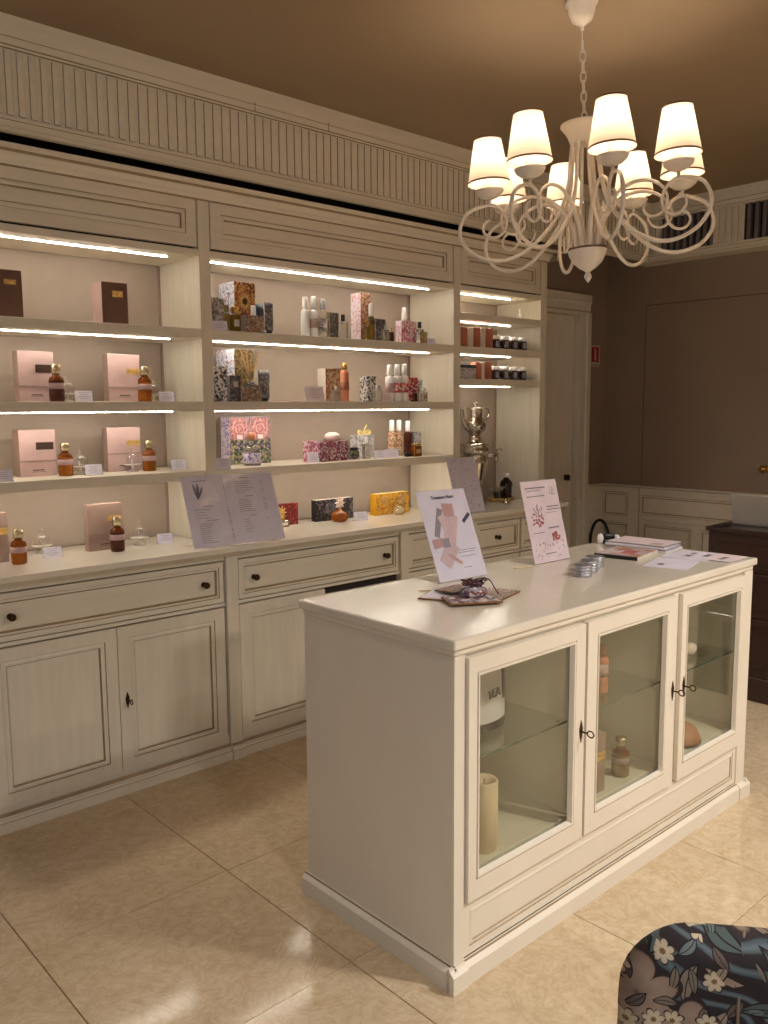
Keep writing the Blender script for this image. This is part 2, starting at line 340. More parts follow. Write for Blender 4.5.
class MB:
    def __init__(s): s.v = []; s.f = []; s.mi = []; s.sm = []
    def add(s, vs, fs, mi=0, smooth=False):
        b = len(s.v); s.v += [tuple(v) for v in vs]
        for f in fs: s.f.append(tuple(b+i for i in f)); s.mi.append(mi); s.sm.append(smooth)
        return s
    def box(s, x0, x1, y0, y1, z0, z1, mi=0, faces=None):
        vs = [(x0, y0, z0), (x1, y0, z0), (x1, y1, z0), (x0, y1, z0), (x0, y0, z1), (x1, y0, z1), (x1, y1, z1), (x0, y1, z1)]
        fs = [(0, 3, 2, 1), (4, 5, 6, 7), (0, 1, 5, 4), (1, 2, 6, 5), (2, 3, 7, 6), (3, 0, 4, 7)]  # bottom top front right back left
        b = len(s.v); s.v += vs
        for k, f in enumerate(fs):
            s.f.append(tuple(b+i for i in f)); s.mi.append(faces.get('btfrkl'[k], mi) if faces else mi); s.sm.append(False)
        return s
    def obox(s, O, U, V, N, w, h, d, mi=0):
        O = Vector(O); vs = [O+U*a*w+V*b*h+N*c*d for c in (0, 1) for b in (0, 1) for a in (0, 1)]
        vs = [vs[0], vs[1], vs[3], vs[2], vs[4], vs[5], vs[7], vs[6]]
        return s.add(vs, [(0, 3, 2, 1), (4, 5, 6, 7), (0, 1, 5, 4), (1, 2, 6, 5), (2, 3, 7, 6), (3, 0, 4, 7)], mi)
    def rings(s, O, U, V, N, w, h, prof, mis, fill=True):
        O, U, V, N = map(Vector, (O, U, V, N)); b = len(s.v)
        for i, z in prof:
            for a, c in ((i, i), (w-i, i), (w-i, h-i), (i, h-i)): s.v.append(tuple(O+U*a+V*c+N*z))
        for k in range(len(prof)-1):
            for j in range(4):
                s.f.append((b+4*k+j, b+4*k+(j+1) % 4, b+4*(k+1)+(j+1) % 4, b+4*(k+1)+j)); s.mi.append(mis[k]); s.sm.append(False)
        if fill:
            k = len(prof)-1; s.f.append(tuple(b+4*k+j for j in range(4))); s.mi.append(mis[-1]); s.sm.append(False)
        return s
    def lathe(s, cx, cy, prof, seg=20, mi=0, axis='z', z0=0, smooth=True, mis=None, squash=1.0, cap=True):
        b = len(s.v); n = len(prof)
        for r, z in prof:
            for k in range(seg):
                a = 2*PI*k/seg; s.v.append((cx+r*math.cos(a), cy+r*squash*math.sin(a), z0+z))
        for i in range(n-1):
            for k in range(seg):
                s.f.append((b+i*seg+k, b+i*seg+(k+1) % seg, b+(i+1)*seg+(k+1) % seg, b+(i+1)*seg+k))
                s.mi.append(mis[i] if mis else mi); s.sm.append(smooth)
        if cap:
            if prof[0][0] > 1e-4: s.f.append(tuple(b+k for k in reversed(range(seg)))); s.mi.append(mis[0] if mis else mi); s.sm.append(False)
            if prof[-1][0] > 1e-4: s.f.append(tuple(b+(n-1)*seg+k for k in range(seg))); s.mi.append(mis[-1] if mis else mi); s.sm.append(False)
        return s
    def tube(s, pts, rad, seg=8, mi=0, closed=False, smooth=True):
        pts = [Vector(p) for p in pts]; n = len(pts); b = len(s.v)
        rads = rad if isinstance(rad, (list, tuple)) else [rad]*n
        t0 = (pts[1]-pts[0]).normalized()
        nrm = t0.orthogonal().normalized()
        for i, p in enumerate(pts):
            if closed: t = (pts[(i+1) % n]-pts[i-1]).normalized()
            else: t = (pts[min(i+1, n-1)]-pts[max(i-1, 0)]).normalized()
            nrm = (nrm-t*nrm.dot(t)).normalized(); bi = t.cross(nrm)
            for k in range(seg):
                a = 2*PI*k/seg; s.v.append(tuple(p+(nrm*math.cos(a)+bi*math.sin(a))*rads[i]))
        m_ = n if closed else n-1
        for i in range(m_):
            j = (i+1) % n
            for k in range(seg):
                s.f.append((b+i*seg+k, b+i*seg+(k+1) % seg, b+j*seg+(k+1) % seg, b+j*seg+k)); s.mi.append(mi); s.sm.append(smooth)
        if not closed:
            s.f.append(tuple(b+k for k in reversed(range(seg)))); s.mi.append(mi); s.sm.append(False)
            s.f.append(tuple(b+(n-1)*seg+k for k in range(seg))); s.mi.append(mi); s.sm.append(False)
        return s
    def extrude(s, prof, A, B, out, up, mis):
        """open profile [(out, up)] swept straight from A to B"""
        A, B, out, up = map(Vector, (A, B, out, up)); b = len(s.v)
        for P_ in (A, B):
            for o, u in prof: s.v.append(tuple(P_+out*o+up*u))
        n = len(prof)
        for i in range(n-1):
            s.f.append((b+i, b+i+1, b+n+i+1, b+n+i)); s.mi.append(mis[i] if isinstance(mis, list) else mis); s.sm.append(False)
        for off in (0, n): s.f.append(tuple(b+off+i for i in range(n))); s.mi.append(0); s.sm.append(False)
        return s
    def build(s, name, mats, parent=None, bevel=0, seg=2, local=False):
        me = bpy.data.meshes.new(name)
        off = Vector((0, 0, 0)) if (local or parent is None) else origin(parent)
        me.from_pydata([(x-off.x, y-off.y, z-off.z) for x, y, z in s.v], [], s.f)
        for m_ in (mats if isinstance(mats, (list, tuple)) else [mats]): me.materials.append(M[m_])
        me.polygons.foreach_set('material_index', s.mi); me.polygons.foreach_set('use_smooth', s.sm)
        me.update()
        o = bpy.data.objects.new(name, me); COL.objects.link(o)
        if parent is not None: o.parent = parent
        if bevel:
            bv = o.modifiers.new('bevel', 'BEVEL'); bv.width = bevel; bv.segments = seg; bv.limit_method = 'ANGLE'; bv.angle_limit = math.radians(40)
            bv.harden_normals = False
        return o

def thing(name, label, cat, loc=(0, 0, 0), rz=0, group=None):
    o = bpy.data.objects.new(name, None); COL.objects.link(o); o.empty_display_size = .05
    o.location = loc; o.rotation_euler = (0, 0, rz); o['label'] = label; o['category'] = cat
    if group: o['group'] = group
    return o
def tag(o, label, cat, group=None):
    o['label'] = label; o['category'] = cat
    if group: o['group'] = group
    return o
def struct(o): o['kind'] = 'structure'; return o
def dup(o, parent=None, loc=None, rz=None):
    c = o.copy(); COL.objects.link(c)
    if parent is not None: c.parent = parent
    if loc is not None: c.location = loc
    if rz is not None: c.rotation_euler = (c.rotation_euler.x, c.rotation_euler.y, rz)
    for ch in list(o.children): dup(ch, c)
    return c
def spline(pts, n=6):
    P_ = [Vector(p) for p in pts]; out = []
    for i in range(len(P_)-1):
        p0 = P_[max(i-1, 0)]; p1 = P_[i]; p2 = P_[i+1]; p3 = P_[min(i+2, len(P_)-1)]
        for k in range(n):
            t = k/n
            out.append(.5*((2*p1)+(-p0+p2)*t+(2*p0-5*p1+4*p2-p3)*t*t+(-p0+3*p1-3*p2+p3)*t**3))
    out.append(P_[-1]); return out
X, Y, Z = Vector((1, 0, 0)), Vector((0, 1, 0)), Vector((0, 0, 1))

def text_part(txt, size, O, U, V, mat, parent, name='lettering', align='LEFT', thick=.0006):
    cu = bpy.data.curves.new(name, 'FONT'); cu.body = txt; cu.size = size; cu.align_x = align; cu.extrude = thick; cu.resolution_u = 2
    t = bpy.data.objects.new(name, cu); COL.objects.link(t)
    me = bpy.data.meshes.new_from_object(t); COL.objects.unlink(t); bpy.data.objects.remove(t)
    N = U.cross(V); off = Vector((0, 0, 0))
    for v in me.vertices: v.co = Vector(O)+U*v.co.x+V*v.co.y+N*v.co.z-off
    me.materials.clear(); me.materials.append(M[mat])
    o = bpy.data.objects.new(name, me); COL.objects.link(o); o.parent = parent; return o

# ------------------------------------------------------------------ the room
YB = 3.37      # plane behind the shelves
YD = 3.35      # wall that holds the door
XR = 5.11      # far right wall
def walls():
    fl = MB().box(-2.4, 5.2, -2.8, 3.5, -.06, -.004).build('floor', 'grout'); struct(fl)
    t = MB(); t.rings((0, 0, 0), X, Y, Z, .5960, .5978, [(0, -.006), (0, -.0012), (.0012, 0)], [0, 0, 0])
    first = t.build('tile', 'marble', fl)
    xs = [.7112+.5983*k for k in range(-5, 8)]; ys = [-2.618+.5999*k for k in range(0, 10)]
    k = 0
    for x in xs:
        for y in ys:
            if x > 5.1 or y > 3.3: continue
            o = first if k == 0 else dup(first)
            o.location = (x+.0015, y+.0015, .0); k += 1
    struct(MB().box(-2.4, 5.2, -2.8, 3.5, CEIL, CEIL+.08).build('ceiling', 'ceil'))
    w = MB()
    w.box(-2.4, 4.03, 3.385, 3.5, 0, CEIL); w.box(4.03, 4.06, YD, 3.5, 0, CEIL)
    w.box(4.06, 4.80, YD, 3.5, 2.045, CEIL); w.box(4.80, 5.2, YD, 3.5, 0, CEIL); w.box(4.06, 4.80, 3.44, 3.5, 0, 2.045)
    struct(w.build('wall_left', 'wall'))
    w = MB().box(XR, 5.2, -2.8, 2.10, 0, CEIL).box(XR, 5.2, 3.047, YD, 0, CEIL).box(XR, 5.2, 2.10, 3.047, 2.087, CEIL).box(XR+.03, 5.2, 2.10, 3.047, 0, 2.087)
    struct(w.build('wall_right', 'wall'))
    struct(MB().box(-2.4, 5.2, -2.8, -2.7, 0, CEIL).build('wall_front', 'wall'))
    struct(MB().box(-2.4, -2.3, -2.7, 3.385, 0, CEIL).build('wall_back', 'wall'))
    # door beside the shelves
    d = MB().box(4.103, 4.778, YD+.022, YD+.06, .004, 2.026)
    door = d.build('door_1', 'cream', bevel=.003); struct(door)
    c = MB()
    def casing(x0, x1, z0, z1, vert):
        if vert: c.extrude([(0, 0), (.022, 0), (.024, .018), (.018, .024), (.02, .07), (.028, .08), (.028, .118), (0, .12)], (x0, YD, z0), (x0, YD, z1), (0, -1, 0), (x1, 0, 0), [0, 0, 1, 0, 0, 0, 0])
        else: c.extrude([(0, 0), (.022, 0), (.024, .018), (.018, .024), (.02, .07), (.028, .08), (.028, .13), (0, .135)], (x0, YD, z0), (x1, YD, z0), (0, -1, 0), (0, 0, 1), [0, 0, 1, 0, 0, 0, 0])
    casing(4.782, 1, 0, 2.04, True); casing(4.06, 4.9, 2.032, 0, False)
    c.box(4.06, 4.10, YD-.02, YD, 0, 2.04)
    c.box(4.783, 4.79, YD, YD+.06, 0, 2.03).box(4.06, 4.79, YD, YD+.06, 2.029, 2.036)
    c.build('casing', ['cream', 'glaze'], door)
    MB().lathe(0, 0, [(.0, 0)], cap=False)
    kb = MB().lathe(0, 0, [(.017, 0), (.017, .004), (.008, .006), (.008, .012), (.015, .016), (.018, .024), (.013, .032), (.004, .035), (0, .035)], 16)
    kb.v = [(4.705+x, YD+.022-z, .962+y*1.25) for x, y, z in kb.v]
    kb.build('knob', 'bronze', door)
    # jib door in the right wall with its wainscot
    dd = MB().box(XR-.003, XR+.028, 2.104, 3.042, .004, 2.083)
    jib = dd.build('door_2', 'wall'); struct(jib)
    seam = MB().box(XR-.0012, XR+.03, 3.042, 3.048, 0, 2.09).box(XR-.0012, XR+.03, 2.098, 3.048, 2.083, 2.0885).box(XR-.0012, XR+.03, 2.098, 2.104, 0, 2.085)
    seam.build('shadow_gap', 'caulk', jib)
    kb = MB().lathe(0, 0, [(.02, 0), (.02, .004), (.008, .008), (.008, .03), (.020, .038), (.024, .05), (.018, .062), (0, .066)], 18)
    kb.v = [(XR-.003-z, 2.214+x, 1.052+y) for x, y, z in kb.v]; kb.build('knob', 'gold', jib)
    def wains(y0, y1, parts, name, parent):
        w_ = MB(); t_ = .022
        w_.box(XR-t_, XR-.004, y0, y1, .004, .872)
        w_.extrude([(.018, 0), (.03, .004), (.03, .02), (.04, .026), (.04, .034), (0, .036)], (XR, y0, .866), (XR, y1, .866), (-1, 0, 0), Z, [0, 0, 1, 0, 0])
        for (a, b, z0, z1) in parts:
            w_.rings((XR-t_-.0004, b, z0), -Y, Z, -X, b-a, z1-z0, [(0, 0), (.003, .007), (.012, .007), (.018, -.001+.001), (.024, .0005)], [1, 0, 1, 0, 0])
        o = w_.build(name, ['cream2', 'glaze'], parent); return o
    wains(3.048, YD, [(3.131, 3.318, .685, .849), (3.131, 3.318, .12, .64)], 'wainscot_panel', bpy.data.objects['wall_right'])
    w2 = wains(2.106, 3.040, [(2.14, 3.03, .71, .84), (2.665, 3.01, .12, .645), (2.14, 2.60, .12, .645)], 'wainscot_panel', jib)
    MB().extrude([(.022, 0), (.03, .003), (.03, .014), (.022, .018)], (XR, 2.106, .672), (XR, 3.04, .672), -X, Z, 0).build('ledge', ['cream2', 'glaze'], jib)
    wains(-2.7, 2.096, [(1.2, 2.05, .12, .845), (.2, 1.1, .12, .845), (-.9, .1, .12, .845)], 'wainscot_panel', bpy.data.objects['wall_right'])
    w3 = MB().box(4.905, XR-.022, YD-.02, YD, 0, .87)
    w3.extrude([(.018, 0), (.03, .004), (.03, .02), (.04, .026), (.04, .034), (0, .036)], (4.905, YD, .866), (XR-.04, YD, .866), -Y, Z, [0, 0, 1, 0, 0])
    w3.build('wainscot_panel', ['cream2', 'glaze'], bpy.data.objects['wall_left'])
walls()

# fluted frieze boards under the ceiling
def frieze():
    yf = 2.95; xe = 4.958; zb = 2.333
    prof = [(0, 0), (.004, 0), (.004, .012), (0, .014), (0, .034), (.003, .036), (.003, .045), (-.006, .047), (-.006, .257), (.0, .259), (.0, .266), (.006, .268), (.008, .290), (.004, .294), (.007, .298), (.010, .358)]
    mi = [0, 0, 1, 0, 1, 0, 1, 2, 1, 0, 1, 0, 1, 0, 0]
    f = MB()
    f.extrude(prof, (-2.3, yf, zb), (xe, yf, zb), (0, -1, 0), Z, mi)
    f.box(-2.3, xe, yf+.008, yf+.03, zb+.001, CEIL)
    o = f.build('trim_1', ['cream2', 'glaze', 'cream2']); struct(o)
    MB().box(-2.3, 4.1, yf+.05, 3.36, zb+.03, zb+.05).build('cavity_shade', 'gapboard', o)  # dark sheet in place of the shaded open cavity above the gap
    sl = MB().rings((0, 0, 0), X, Z, -Y, .021, .200, [(0, 0), (.0, .0055), (.0015, .007)], [1, 0, 0]).build('slat', ['cream2', 'glaze'], o)
    x = .70; first = True; k = 0
    while x < 4.90:
        s_ = sl if first else dup(sl); first = False
        s_.location = (x, yf+.006, zb+.052); x += .0384; k += 1
    for xx in (2.0, 2.37):
        MB().box(xx, xx+.0015, yf-.009, yf-.004, zb+.268, zb+.30).build('joint', 'caulk', o)
    # right hand side with the two air vents
    g = MB(); xf = xe
    prof2 = [(-.0, 0), (.004, 0), (.004, .012), (0, .014), (0, .034), (.003, .036), (.003, .045), (-.006, .047)]
    g.extrude(prof2, (xf, -2.7, zb), (xf, yf, zb), (-1, 0, 0), Z, [0, 0, 1, 0, 1, 0, 1])
    prof3 = [(-.006, .257), (.0, .259), (.0, .266), (.006, .268), (.008, .290), (.004, .294), (.007, .298), (.010, .358)]
    g.extrude(prof3, (xf, -2.7, zb), (xf, yf, zb), (-1, 0, 0), Z, [1, 0, 1, 0, 1, 0, 0])
    g.box(xf+.001, xf+.03, -2.7, yf, zb+.0, zb+.05).box(xf+.001, xf+.03, -2.7, yf, zb+.255, CEIL)
    for a, b in ((2.876, yf), (2.352, 2.53), (-2.7, 1.99)): g.box(xf+.006, xf+.03, a, b, zb+.045, zb+.26)
    g.box(xf+.031, XR, -2.7, yf+.1, zb+.0, zb+.02)
    o2 = g.build('trim_2', ['cream2', 'glaze']); struct(o2)
    MB().box(xf+.06, xf+.07, 1.95, 2.9, zb+.03, zb+.30).build('cavity_shade', 'gapboard', o2)
    sl2 = MB().rings((0, 0, 0), -Y, Z, -X, .021, .200, [(0, 0), (.0, .0055), (.0015, .007)], [1, 0, 0]).build('slat', ['cream2', 'glaze'], o2)
    ysl = [2.93, 2.905] + [2.515-.0384*k for k in range(5)]
    y_ = 1.97
    while y_ > 1.2: ysl.append(y_); y_ -= .0384
    first = True
    for yy in ysl:
        s_ = sl2 if first else dup(sl2); first = False; s_.location = (xf+.006, yy, zb+.052)
    fin = MB().box(0, .03, 0, .021, 0, .206).build('vent_fin', 'finmetal', o2); first = True
    for a, b in ((2.53, 2.876), (1.99, 2.352)):
        n = 8; p_ = (b-a)/n
        for k in range(n):
            s_ = fin if first else dup(fin); first = False; s_.location = (xf+.003, a+p_*k+.0, zb+.050)
frieze()

# ------------------------------------------------------------------ wall shelving
Z_TOP = 2.032
def door_panel(mb, x0, x1, z0, z1, yf, stile=.05, t=.02):
    mb.rings((x0, yf, z0), X, Z, -Y, x1-x0, z1-z0,
             [(0, -t), (0, -.002), (.002, 0), (stile, 0), (stile+.002, -.004), (stile+.010, -.001), (stile+.018, -.002), (stile+.022, -.010), (stile+.026, -.008)],
             [0, 0, 0, 1, 0, 0, 1, 0, 0])
def shelving(name, label, x0, x1, xl, xr_, shelves, th, led_cut):
    """x0..x1 clear width, xl / xr_ outer edges of its own uprights (None = the neighbour's)"""
    u = thing('shelving_unit', label, 'shelves', ((x0+x1)/2, 3.2, .888), group='lit wall shelving units')
    yu = 3.036
    if xl is not None: MB().box(xl, x0, yu, YB, .8885, 2.25).build('side_panel', 'cream', u, bevel=.002)
    if xr_ is not None: MB().box(x1, xr_, yu, YB, .8885, 2.25).build('side_panel', 'cream', u, bevel=.002)
    MB().box(x0, x1, YB-.006, YB, .8885, 2.25).build('back_panel', 'niche', u)
    MB().box(x0, x0+.010, YB-.012, YB-.0061, .8885, 2.03).build('corner_shade_strip', 'mauve', u)  # darker strips paint the shade line into the niche corners
    MB().box(x1-.010, x1, YB-.012, YB-.0061, .8885, 2.03).build('corner_shade_strip', 'mauve', u)
    MB().box(x0, x1, yu+.004, YB-.012, Z_TOP, Z_TOP+.026).build('top_panel', 'cream2', u, bevel=.0015)
    MB().box(x0+.004, x1-.004, yu+.035, YB-.02, Z_TOP+.03, 2.245).build('cupboard_box', 'dark', u)
    d = MB(); door_panel(d, x0+.006, x1-.006, Z_TOP+.034, 2.249, yu+.001, .045)
    d.build('cupboard_door', ['cream2', 'glaze'], u)
    for z in shelves:
        MB().box(x0, x1, yu+.003, YB-.006, z-th, z).build('shelf', 'cream2', u, bevel=.0025)
    for z in [Z_TOP]+[z-th for z in shelves]:
        MB().box(x0+.004, x1-led_cut, 3.127, 3.133, z-.0025, z-.0002).build('led_strip', 'led', u)
    return u
U1 = shelving('u1', 'left bay of the lit ivory shelves holding pink perfume boxes', .85, 1.782, .80, None, [1.75, 1.462, 1.185], .038, .09)
U2 = shelving('u2', 'wide middle bay of the lit ivory shelves packed with patterned gift boxes', 1.833, 3.252, 1.782, None, [1.75, 1.462, 1.185], .038, .09)
U3 = shelving('u3', 'narrow right bay of the lit ivory shelves with jars above the samovar', 3.304, 3.975, 3.252, 4.028, [1.921, 1.748, 1.581], .035, .16)
def crown():
    c = MB(); prof = [(0, 0), (.012, .004), (.016, .014), (.03, .022), (.036, .034), (.036, .04), (.05, .046), (.066, .051), (.066, .060), (0, .062)]
    c.extrude(prof, (.80, 3.036, 2.2445), (4.03, 3.036, 2.2445), (0, -1, 0), Z, [1, 0, 0, 0, 0, 1, 0, 0, 0])
    c.extrude(prof, (4.0285, 2.97, 2.2445), (4.0285, 3.345, 2.2445), (1, 0, 0), Z, [1, 0, 0, 0, 0, 1, 0, 0, 0])
    o = c.build('crown_moulding', ['cream2', 'glaze'])
    tag(o, 'ivory crown moulding along the top of the shelving just below the dark gap', 'moulding')
crown()

# base cabinets
def knob(mb_parent, x, z, yf, r=.0135):
    k = MB().lathe(0, 0, [(.011, 0), (.011, .003), (.0055, .006), (.0055, .014), (.011, .018), (r, .024), (r*.86, .031), (r*.4, .034), (0, .0345)], 14)
    k.v = [(x+a, yf-c, z+b) for a, b, c in k.v]
    return k.build('knob', 'bronze', mb_parent)
def key_set(parent, x, z, yf, ring=True):
    e = MB()
    e.add([(x, yf-.0015, z+.033), (x-.0085, yf-.0015, z+.008), (x-.006, yf-.0015, z-.012), (x, yf-.0015, z-.033), (x+.006, yf-.0015, z-.012), (x+.0085, yf-.0015, z+.008)]
          + [(x, yf+.002, z+.033), (x-.0085, yf+.002, z+.008), (x-.006, yf+.002, z-.012), (x, yf+.002, z-.033), (x+.006, yf+.002, z-.012), (x+.0085, yf+.002, z+.008)],
          [(0, 1, 2, 3, 4, 5)]+[(i, (i+1) % 6, 6+(i+1) % 6, 6+i) for i in range(6)])
    es = e.build('escutcheon', 'bronze', parent)
    k = MB(); k.tube([(x, yf, z), (x, yf-.022, z)], .0026, 8)
    if ring:
        pts = [(x, yf-.032-.0105*math.cos(a), z+.009*math.sin(a)) for a in [2*PI*i/16 for i in range(16)]]
        k.tube(pts, .0021, 6, closed=True)
    else: k.lathe(x, yf-.022, [(.0, -.006), (.005, -.004), (.005, .004), (0, .006)], 8, z0=z)
    k.build('key', 'bronze', parent)
def base_cabinet(label, x0, x1, ndoor, knobs, key=None, doortop=(.640, .640)):
    c = thing('base_cabinet', label, 'cabinet', ((x0+x1)/2, 3.1, 0), group='ivory base cabinets')
    yf = 2.912
    b = MB(); b.box(x0, x1, yf+.024, 3.36, .0, .838).build('body', 'dark', c)
    s_ = MB()
    s_.box(x0, x1, yf+.004, yf+.024, .829, .8445)                       # top rail
    s_.box(x0, x1, yf+.004, yf+.024, .06, .10)
    s_.box(x0, x1, yf+.004, yf+.024, .642, .655)
    s_.box(x0, x0+.002, yf+.012, yf+.024, .06, .8445)
    s_.build('face_frame', ['cream2', 'glaze'], c)
    MB().extrude([(0, 0), (.018, 0), (.018, .036), (.016, .038), (.010, .046), (.012, .048), (.012, .056), (.004, .066), (0, .066)], (x0, yf, .0), (x1, yf, .0), -Y, Z, [0, 0, 1, 0, 1, 0, 1, 0]).build('plinth', ['cream2', 'glaze'], c)
    d = MB()
    d.rings((x0+.006, yf, .659), X, Z, -Y, x1-x0-.012, .165, [(0, -.024), (0, -.002), (.002, 0), (.020, 0), (.022, -.004), (.030, -.002), (.036, -.010), (.040, -.008)], [0, 0, 0, 1, 0, 1, 0, 0])
    dr = d.build('drawer', ['cream2', 'glaze'], c)
    for k in knobs: knob(dr, k, .742, yf-.0+.008)
    w = (x1-x0-.012)/ndoor
    for i in range(ndoor):
        dm = MB(); a = x0+.006+w*i; door_panel(dm, a+(.0012 if i else 0), a+w-(.0012 if i < ndoor-1 else 0), .082, doortop[i]-.004, yf, .045, .024)
        do = dm.build('door', ['cream', 'glaze'], c)
        if key is not None and i == ndoor-1: key_set(do, key, .355, yf, True)
    return c
def stile(x0, x1, lab):
    o = MB().box(x0, x1, 2.902, 3.0, .066, .8445).extrude([(0, 0), (.022, 0), (.022, .038), (.020, .040), (.012, .048), (.014, .058), (.006, .068), (0, .068)], (x0, 2.904, 0), (x1, 2.904, 0), -Y, Z, [0, 0, 1, 0, 0, 1, 0]).box(x0, x1, 2.904, 3.0, 0, .066).build('cabinet_stile', ['cream', 'glaze'], bevel=.001)
    tag(o, lab, 'post', 'slim posts between the base cabinets')
base_cabinet('ivory base cabinet under the perfume shelves, two panelled doors and a key', .852, 1.780, 2, (.946, 1.687), key=1.346)
base_cabinet('ivory base cabinet partly behind the island, wide drawer with two knobs', 1.838, 2.746, 2, (1.922, 2.656), doortop=(.640, .612))
base_cabinet('narrow ivory base cabinet behind the leaning treasure sign', 2.80, 3.25, 1, (3.02,))
base_cabinet('narrow ivory base cabinet between the two island signs, below the samovar', 3.292, 3.66, 1, (3.463,))
base_cabinet('last narrow ivory base cabinet of the row, nearest the closed door', 3.662, 4.028, 1, (3.84,))
stile(.80, .852, 'slim ivory post at the left end of the base cabinets')
stile(1.782, 1.836, 'slim ivory post between the two-door cabinet with the key and its neighbour')
stile(2.748, 2.798, 'slim ivory post right of the wide drawer behind the island')
stile(3.252, 3.290, 'slim ivory post behind the leaning signs, left of the samovar cabinet')
wt = thing('worktop', 'long ivory worktop along the base cabinets, lit from the shelves', 'worktop', (2.4, 3.1, .86))
MB().box(.79, 4.04, 2.868, 3.348, .8635, .888).build('slab', 'top', wt, bevel=.004, seg=3)
MB().extrude([(0, 0), (.008, .002), (.018, .012), (.024, .0185)], (.79, 2.905, .845), (4.04, 2.905, .845), -Y, Z, [1, 0, 0]).box(.79, 4.04, 2.905, 3.3, .845, .8632).build('moulding', ['cream2', 'glaze'], wt)

# ------------------------------------------------------------------ island
def island():
    t = thing('island_cabinet', 'free-standing ivory island counter with three glazed doors', 'cabinet', (2.2, 1.62, 0))
    x0, x1, y0, y1 = 1.428, 2.985, 1.332, 1.915
    MB().box(x0-.012, x1+.02, y0-.016, y1+.012, .863, .889).build('top', 'top', t, bevel=.006, seg=3)
    MB().box(x0-.003, x1+.008, y0-.007, y1+.004, .846, .863).build('top_moulding', 'island', t, bevel=.005)
    zb = .262
    b = MB()
    b.box(x0, x0+.022, y0+.0, y1, .0, .846)                 # left side
    b.box(x1-.022, x1, y0+.0, y1, .0, .846)
    b.box(x0+.022, x1-.022, y1-.02, y1, .0, .846)
    b.box(x0+.022, x1-.022, y0+.03, y1-.02, zb-.02, zb)
    b.box(x0+.022, x1-.022, y0+.01, y1-.02, .832, .846)
    for xd in (1.957, 2.466): b.box(xd-.009, xd+.009, y0+.03, y1-.02, zb, .832)
    b.build('body', 'island', t, bevel=.0015)
    f = MB()
    f.box(x0+.0005, 1.466, y0-.004, y0+.02, .0, .8455); f.box(2.928, x1+.006, y0-.006, y0+.02, .0, .8455)
    f.box(1.466, 2.928, y0+.004, y0+.02, .838, .8455)
    f.rings((1.466, y0, .062), X, Z, -Y, 2.928-1.466, .145, [(0, -.01), (0, 0), (.002, .001), (.022, .001), (.0232, -.001), (.030, .0015), (.034, .0015), (.036, -.002)], [0, 0, 0, 1, 0, 0, 1, 0])
    f.box(1.953, 1.960, y0+.012, y0+.022, .2, .84, 1); f.box(2.449, 2.480, y0+.001, y0+.022, .2, .84)
    f.build('face_frame', ['island', 'glaze'], t)
    p = MB(); pr = [(0, 0), (.018, 0), (.018, .046), (.014, .050), (.006, .056), (.004, .061), (0, .061)]
    p.extrude(pr, (x0-.018, y0-.002, 0), (x1+.02, y0-.002, 0), -Y, Z, [0, 0, 0, 0, 1, 0])
    p.extrude(pr, (x0, y0-.018, 0), (x0, y1+.012, 0), -X, Z, [0, 0, 0, 0, 1, 0])
    p.extrude(pr, (x1, y1+.012, 0), (x1, y0-.018, 0), X, Z, [0, 0, 0, 0, 1, 0])
    p.extrude(pr, (x0-.0212, y0-.007, 0), (1.462, y0-.007, 0), -Y, Z, [0, 0, 0, 0, 0, 0]).extrude(pr, (2.93, y0-.007, 0), (x1+.0222, y0-.007, 0), -Y, Z, [0, 0, 0, 0, 0, 0])
    p.build('plinth', ['island', 'glaze'], t)
    doors = [(1.470, 1.950, 1.507, 1.900, 1.935), (1.962, 2.447, 2.016, 2.389, 2.434), (2.483, 2.925, 2.519, 2.890, 2.504)]
    for a, b_, pa, pb, kx in doors:
        zb0, zb1, z0, z1 = .212, .836, .272, .788
        d = MB(); yf = y0-.014
        # stiles and rails
        for (xa, xb, za, zb_) in ((a, pa-.008, zb0, zb1), (pb+.008, b_, zb0, zb1), (pa-.008, pb+.008, zb0, z0-.008), (pa-.008, pb+.008, z1+.008, zb1)):
            d.box(xa, xb, yf, yf+.02, za, zb_)
        d.rings((pa-.008, yf, z0-.008), X, Z, -Y, pb-pa+.016, z1-z0+.016, [(0, 0), (.002, -.003), (.004, .002), (.009, .001), (.012, -.014)], [1, 0, 0, 0], fill=False)
        do = d.build('door', ['island', 'glaze'], t)
        MB().box(pa, pb, yf+.014, yf+.017, z0, z1).build('pane', 'pane', do)
        key_set(do, kx, .530, yf)
    for a, b_ in ((1.451, 1.947), (1.967, 2.456), (2.476, 2.962)):
        MB().box(a, b_, 1.374, 1.893, .538, .544).build('glass_shelf', 'gshelf', t)
        MB().box(a, b_, 1.3725, 1.374, .538, .544).build('shelf_edge', 'edgeglass', t)
        for yy in (1.40, 1.87):
            for xx in (a+.004, b_-.012):
                MB().lathe(xx+.004, yy, [(.006, -.008), (.006, -.0065)], 8, z0=.544).build('shelf_clip', 'steel', t)
    return t
island()

